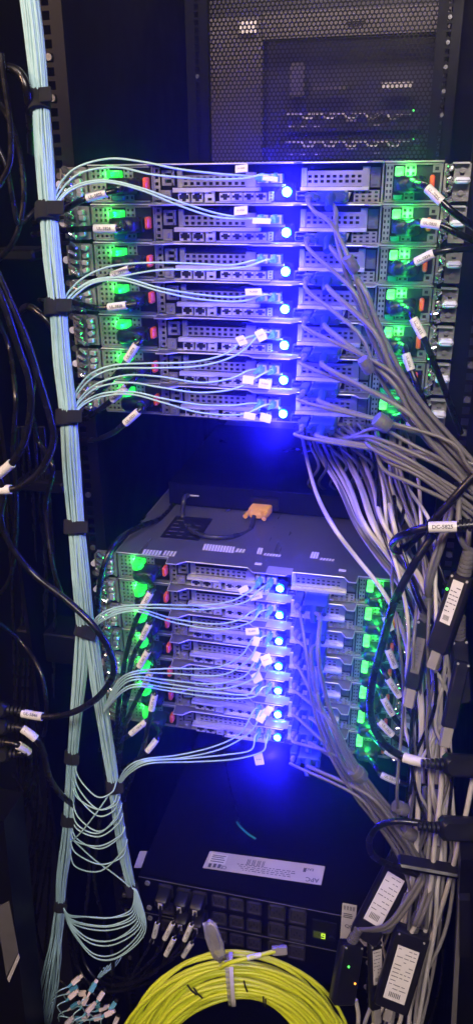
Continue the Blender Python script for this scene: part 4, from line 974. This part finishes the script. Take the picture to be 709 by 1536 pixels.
# ------------------------------------------------------------------ pile of fibre connectors, lower left
rnd = random.Random(21)
pile = [(115, 1470, -.6), (112, 1482, -.5), (110, 1492, -.4), (125, 1490, -.8), (113, 1508, -.5), (128, 1500, -.75), (136, 1512, -.7), (146, 1508, -.65), (156, 1512, -.75), (130, 1524, -.6), (120, 1528, -.4), (148, 1526, -.8), (164, 1520, -.9), (170, 1508, -.8), (104, 1532, -.6), (175, 1530, -1.1), (140, 1480, -.9), (152, 1493, -.8)]
pw = words+['seventeenth', 'last']
for i, (u, v, a) in enumerate(pile):
    Y = -.12+rnd.uniform(-.02, .02); c = P(u, v, Y); x = RGT*math.cos(a)+DWN*math.sin(a); n_ = (-FWD+RGT*rnd.uniform(-.5, .5)-DWN*rnd.uniform(-.3, .5)); x = (x+DWN*rnd.uniform(-.5, .5)).normalized(); B = basis(x, n_); M = Matrix.Translation(c) @ B.to_4x4() @ Matrix.Scale(.82, 4)
    pink = i % 3 != 1
    r = empty('fibre_connector', c); tag(r, f'{"pale pink" if pink else "teal"} capped fibre connector in the lower left pile, {pw[i]} from the upper left', 'connector', 'fibre connectors piled at the lower left')
    wbuild(MB().bbox(-.011, .008, -.0052, .0052, -.004, .004, .0012, M, 'z'), 'body', 'pink_boot' if pink else 'teal_plug', r)
    wbuild(MB().bbox(.008, .015, -.0035, .0035, -.003, .003, .0006, M, 'z'), 'cap', 'black_plastic' if i % 2 else 'pink_boot', r)
    mb = MB(); mb.tube([M @ Vector((-.011, 0, 0)), M @ Vector((-.022, 0, 0))], lambda t: .0030-.0014*t, 8); wbuild(mb, 'boot', 'teal_plug' if pink else 'pink_boot', r, 50)
    e = M @ Vector((-.02, 0, 0)); pp = [e, e-x*.02+UPV*.006, e-x*.035+Vector((rnd.uniform(-.02, .02), .02, -.03))]
    wbuild(MB().tube(smooth_path(pp, 5), .0011, 6), 'fibre', 'teal', r, 70)
for i in range(6):
    fibre(f'short teal fibre curling behind the connector pile, {words[i]} of six', [(182-i*5, 1436+i*3, -.05), (172-i*5, 1450+i*3, -.06), (152-i*4, 1462+i*5, -.07), (138-i*3, 1476+i*5, -.08)], 'short fibres behind the connector pile', None, False)
# ------------------------------------------------------------------ coil of yellow cable
cc = P(357, 1615, -.20); kk = (cc-CAM).dot(FWD)/F
root = empty('cable_coil', cc-Vector((0, 0, .16))); tag(root, 'large coil of bright yellow-green cable bound with tape at the bottom', 'cable coil')
e1, e2 = RGT, (-DWN*.96-FWD*.0).normalized(); e3 = -FWD
rnd = random.Random(4)
for i in range(46):
    R = (116+62*((i*0.618) % 1))*kk; d = rnd.uniform(-1, 1)*.016; ox, oy = rnd.uniform(-7, 7)*kk, rnd.uniform(-5, 5)*kk
    ph = rnd.uniform(0, 6.28); el = rnd.uniform(.97, 1.04); pp = []
    for j in range(57):
        a = 2*math.pi*j/56; q = R*(1+.022*math.sin(2*a+ph)+.012*math.sin(5*a+ph*2))
        lift = d*(.6+.4*math.cos(a-1.57))+.004*math.sin(3*a+ph)
        pp.append(cc+e1*(q*math.cos(a)*el+ox)+e2*(q*math.sin(a)+oy)+e3*lift)
    wbuild(MB().tube(pp, .0031, 7, False), 'turn', 'yellow', root, 80)
def band(a, wd, m, name, par, r0=108, r1=184, th=.021):
    mb = MB(); t = e1*math.cos(a)+e2*math.sin(a); s = -e1*math.sin(a)+e2*math.cos(a)
    rm_, rr_ = (r0+r1)/2*kk, (r1-r0)/2*kk; rings = []
    for w_ in (-wd, wd):
        rings.append([cc+t*(rm_+rr_*math.cos(q))+e3*(th*math.sin(q))+s*w_ for q in [2*math.pi*j/20 for j in range(20)]])
    mb.rings(rings, None, False); return wbuild(mb, name, m, par, 60)
band(1.66, .0045, 'film', 'tape', root)
band(1.63, .003, 'tape_grey', 'tape', root, 107, 186, .0225)
for a, q in ((1.98, 150), (2.02, 158), (1.28, 130), (1.25, 128), (1.50, 148)):
    t = e1*math.cos(a)+e2*math.sin(a); c = cc+t*q*kk+e3*.021
    wbuild(MB().tube([c-t*.009+e1*.004, c+e3*.002, c+t*.009-e1*.003], .0014, 6), 'wire_tie', 'black_cord', root)
end = [(330, 1452, -.225), (345, 1444, -.23), (368, 1438, -.225), (392, 1432, -.215), (412, 1427, -.205)]
ep = [P(*q) for q in end]
wbuild(MB().tube(smooth_path(ep, 6), .0031, 8), 'cable_end', 'yellow', root, 80)
x = (ep[-1]-ep[-2]).normalized(); M = Matrix.Translation(ep[-1]+x*.006) @ basis(x, -FWD).to_4x4()
wbuild(MB().bbox(-.010, .012, -.0058, .0058, -.004, .004, .001, M, 'z'), 'end_plug', 'clear_plug', root)
wbuild(MB().tube([ep[2].lerp(ep[3], .1), ep[2].lerp(ep[3], .95)], .0036, 10), 'end_sleeve', 'paper', root, 60)
# crumpled clear film above the coil
fc = P(322, 1412, -.16); mb = MB(); rows_, cols_ = 7, 5; vs = []
for i in range(rows_):
    for j in range(cols_):
        s, t = j/(cols_-1)-.5, i/(rows_-1)-.5
        wd = 22*(1-.45*abs(t)); vs.append(fc+RGT*((s*wd+t*14)*kk*1.1)+DWN*(t*58*kk)+e3*(.006*math.sin(7*s+3*t)+rnd.uniform(-.002, .002)))
fs = [(i*cols_+j, i*cols_+j+1, (i+1)*cols_+j+1, (i+1)*cols_+j) for i in range(rows_-1) for j in range(cols_-1)]
mb.add(vs, fs); film = wbuild(mb, 'plastic_film', 'film', None, 60)
sm = film.modifiers.new('thick', 'SOLIDIFY'); sm.thickness = .0006
tag(film, 'crumpled clear plastic film sticking up above the yellow coil', 'film')
# ------------------------------------------------------------------ dark side hardware
def hardware(name, label, cat, mb, m, extra=()):
    o = wbuild(mb, name, m); tag(o, label, cat); return o
def slab(u0, v0, u1, v1, Y, th):
    a, b = P(u0, v0, Y), P(u1, v1, Y); return MB().bbox(min(a.x, b.x), max(a.x, b.x), Y, Y+th, min(a.z, b.z), max(a.z, b.z), .003)
hardware('cable_bracket', 'flat black bracket arm reaching from the left edge to the trunk', 'bracket', slab(-20, 374, 52, 392, -.02, .06), 'black_sheet')
hardware('cable_bracket', 'flat black bracket arm at the left edge between the two stacks', 'bracket', slab(-20, 716, 96, 742, .0, .05), 'black_sheet')
hardware('cable_tray', 'dark open cable tray on the left beside the lower stack', 'tray', slab(22, 945, 118, 1000, .02, .06), 'black_sheet')
vs_ = empty('power_strip', P(10, 1536, -.2)); tag(vs_, 'black vertical power strip cut off by the lower left corner', 'power strip')
a, b = P(-30, 1232, -.2), P(38, 1600, -.2)
wbuild(MB().prism([(P(-30, 1225, -.2).x, P(-30, 1225, -.2).z), (P(6, 1232, -.2).x, P(6, 1232, -.2).z), (P(46, 1600, -.2).x, P(46, 1600, -.2).z), (P(-30, 1600, -.2).x, P(-30, 1600, -.2).z)], 'y', -.2, -.14), 'case', 'black_sheet', vs_)
wbuild(MB().prism([(P(u, v, -.2012).x, P(u, v, -.2012).z) for u, v in ((-6, 1362), (14, 1352), (28, 1428), (10, 1465))], 'y', -.2012, -.2003), 'rating_label', 'boot', vs_)
wbuild(MB().prism([(P(u, v, -.2022).x, P(u, v, -.2022).z) for u, v in ((11, 1468), (28, 1430), (30, 1437), (14, 1474))], 'y', -.2022, -.2013), 'white_strip', 'tape_grey', vs_)
rp = empty('corner_post', P(690, 1536, -.16)); tag(rp, 'dark grey upright post at the lower right corner', 'post')
wbuild(MB().prism([(P(u, v, -.2).x, P(u, v, -.2).z) for u, v in ((676, 1600), (690, 1290), (730, 1290), (730, 1600))], 'y', -.2, -.15), 'upright', 'black_sheet', rp)
wbuild(MB().prism([(P(u, v, -.204).x, P(u, v, -.204).z) for u, v in ((672, 1600), (687, 1345), (693, 1345), (680, 1600))], 'y', -.206, -.2), 'edge_strip', 'boot', rp)
wbuild(MB().prism([(P(u, v, -.206).x, P(u, v, -.206).z) for u, v in ((688, 1345), (688, 1430), (704, 1430), (704, 1345))], 'y', -.212, -.2005), 'hinge', 'black_plastic', rp)
hardware('cable_guide', 'black cable guide bar gathering the cables at the lower right', 'cable guide', slab(596, 1298, 690, 1322, -.165, .02), 'black_plastic')
# ------------------------------------------------------------------ more tangle: thin cables on the right, cords on the left
rnd = random.Random(77)
kinds = [('pale_cable', 'pale grey', .0024), ('grey_cable', 'dark grey', .0022), ('black_cord', 'thin black', .0024)]
for i in range(15):
    m, word, r_ = kinds[i % 3]; t = rnd.random(); J = lambda a: rnd.uniform(-a, a)
    sp = [(540+80*t+J(10), 640+J(20), .06), (560+70*t+J(14), 720+J(15), -.02), (585+60*t+J(18), 800+J(15), -.09+J(.02)), (600+70*t+J(20), 880+J(15), -.12+J(.03)), (612+68*t+J(22), 970+J(20), -.13+J(.03)), (610+72*t+J(24), 1070+J(20), -.13+J(.03)), (606+70*t+J(26), 1170+J(20), -.13+J(.02)), (600+70*t+J(24), 1270+J(15), -.09+J(.02)), (590+70*t+J(26), 1370+J(20), -.05), (575+70*t+J(30), 1470+J(20), -.05), (560+80*t, 1580, -.05)]
    cable('thin_cable', f'{word} thin cable wandering down the right side tangle, {words[i // 3]} of its colour', 'cable', sp, r_, m, 'thin cables of the right side tangle')
for i in range(7):
    J = lambda a: rnd.uniform(-a, a); v = 640+i*18
    cable('thin_cable', f'grey cable crossing from under the upper stack to the right edge, {words[i]} from top', 'cable', [(470+i*14, 628+J(4), .05), (510+i*10+J(8), 650+J(8), -.05), (565+J(10), 640+i*9+J(8), -.1), (620+J(10), 668+i*10+J(8), -.12), (670+J(8), 705+i*9+J(6), -.12), (730, 752+i*8+J(8), -.12)], .0024, 'grey_cable', 'grey cables crossing to the right edge')
for i, sp in enumerate([[(-8, 150), (12, 175), (30, 230), (36, 300), (22, 360), (-8, 395)], [(-8, 470), (14, 520), (24, 600), (20, 680), (26, 760), (18, 860), (-8, 900)], [(60, 560), (48, 600), (58, 660), (80, 700), (70, 760), (78, 840), (92, 890)], [(-8, 930), (30, 960), (62, 1010), (70, 1080), (56, 1150), (62, 1230), (40, 1320), (44, 1420)], [(20, 1160), (46, 1210), (58, 1290), (52, 1370), (66, 1440), (100, 1480)], [(52, 1175), (30, 1250), (40, 1330), (28, 1400), (48, 1500)], [(120, 1210), (134, 1290), (128, 1370), (116, 1420), (124, 1500), (112, 1560)], [(150, 1230), (142, 1320), (158, 1390), (170, 1450), (160, 1560)]]):
    heavy(f'tangled black cord in the dark left side, {words[i]} of that tangle from the top', [(a, b, -.05+rnd.uniform(-.03, .03)) for a, b in sp], .0034)
# ------------------------------------------------------------------ added scattering volume: imitates the lens halo around the lights
HALO_DENSITY = .125
if HALO_DENSITY:
    hz = MB().box(-3.2, 3.2, -3.2, 5.2, -2.9, 1.9).build('halo_volume', 'paper'); tag(hz, kind='stuff'); hz.data.materials.clear()
    hm = bpy.data.materials.new('halo_volume'); hm.use_nodes = True; nt = hm.node_tree; nt.nodes.clear()
    out = nt.nodes.new('ShaderNodeOutputMaterial'); pv = nt.nodes.new('ShaderNodeVolumePrincipled')
    pv.inputs['Color'].default_value = (.6, .62, 1, 1); pv.inputs['Density'].default_value = HALO_DENSITY; pv.inputs['Anisotropy'].default_value = .95
    nt.links.new(pv.outputs[0], out.inputs['Volume']); hz.data.materials.append(hm)
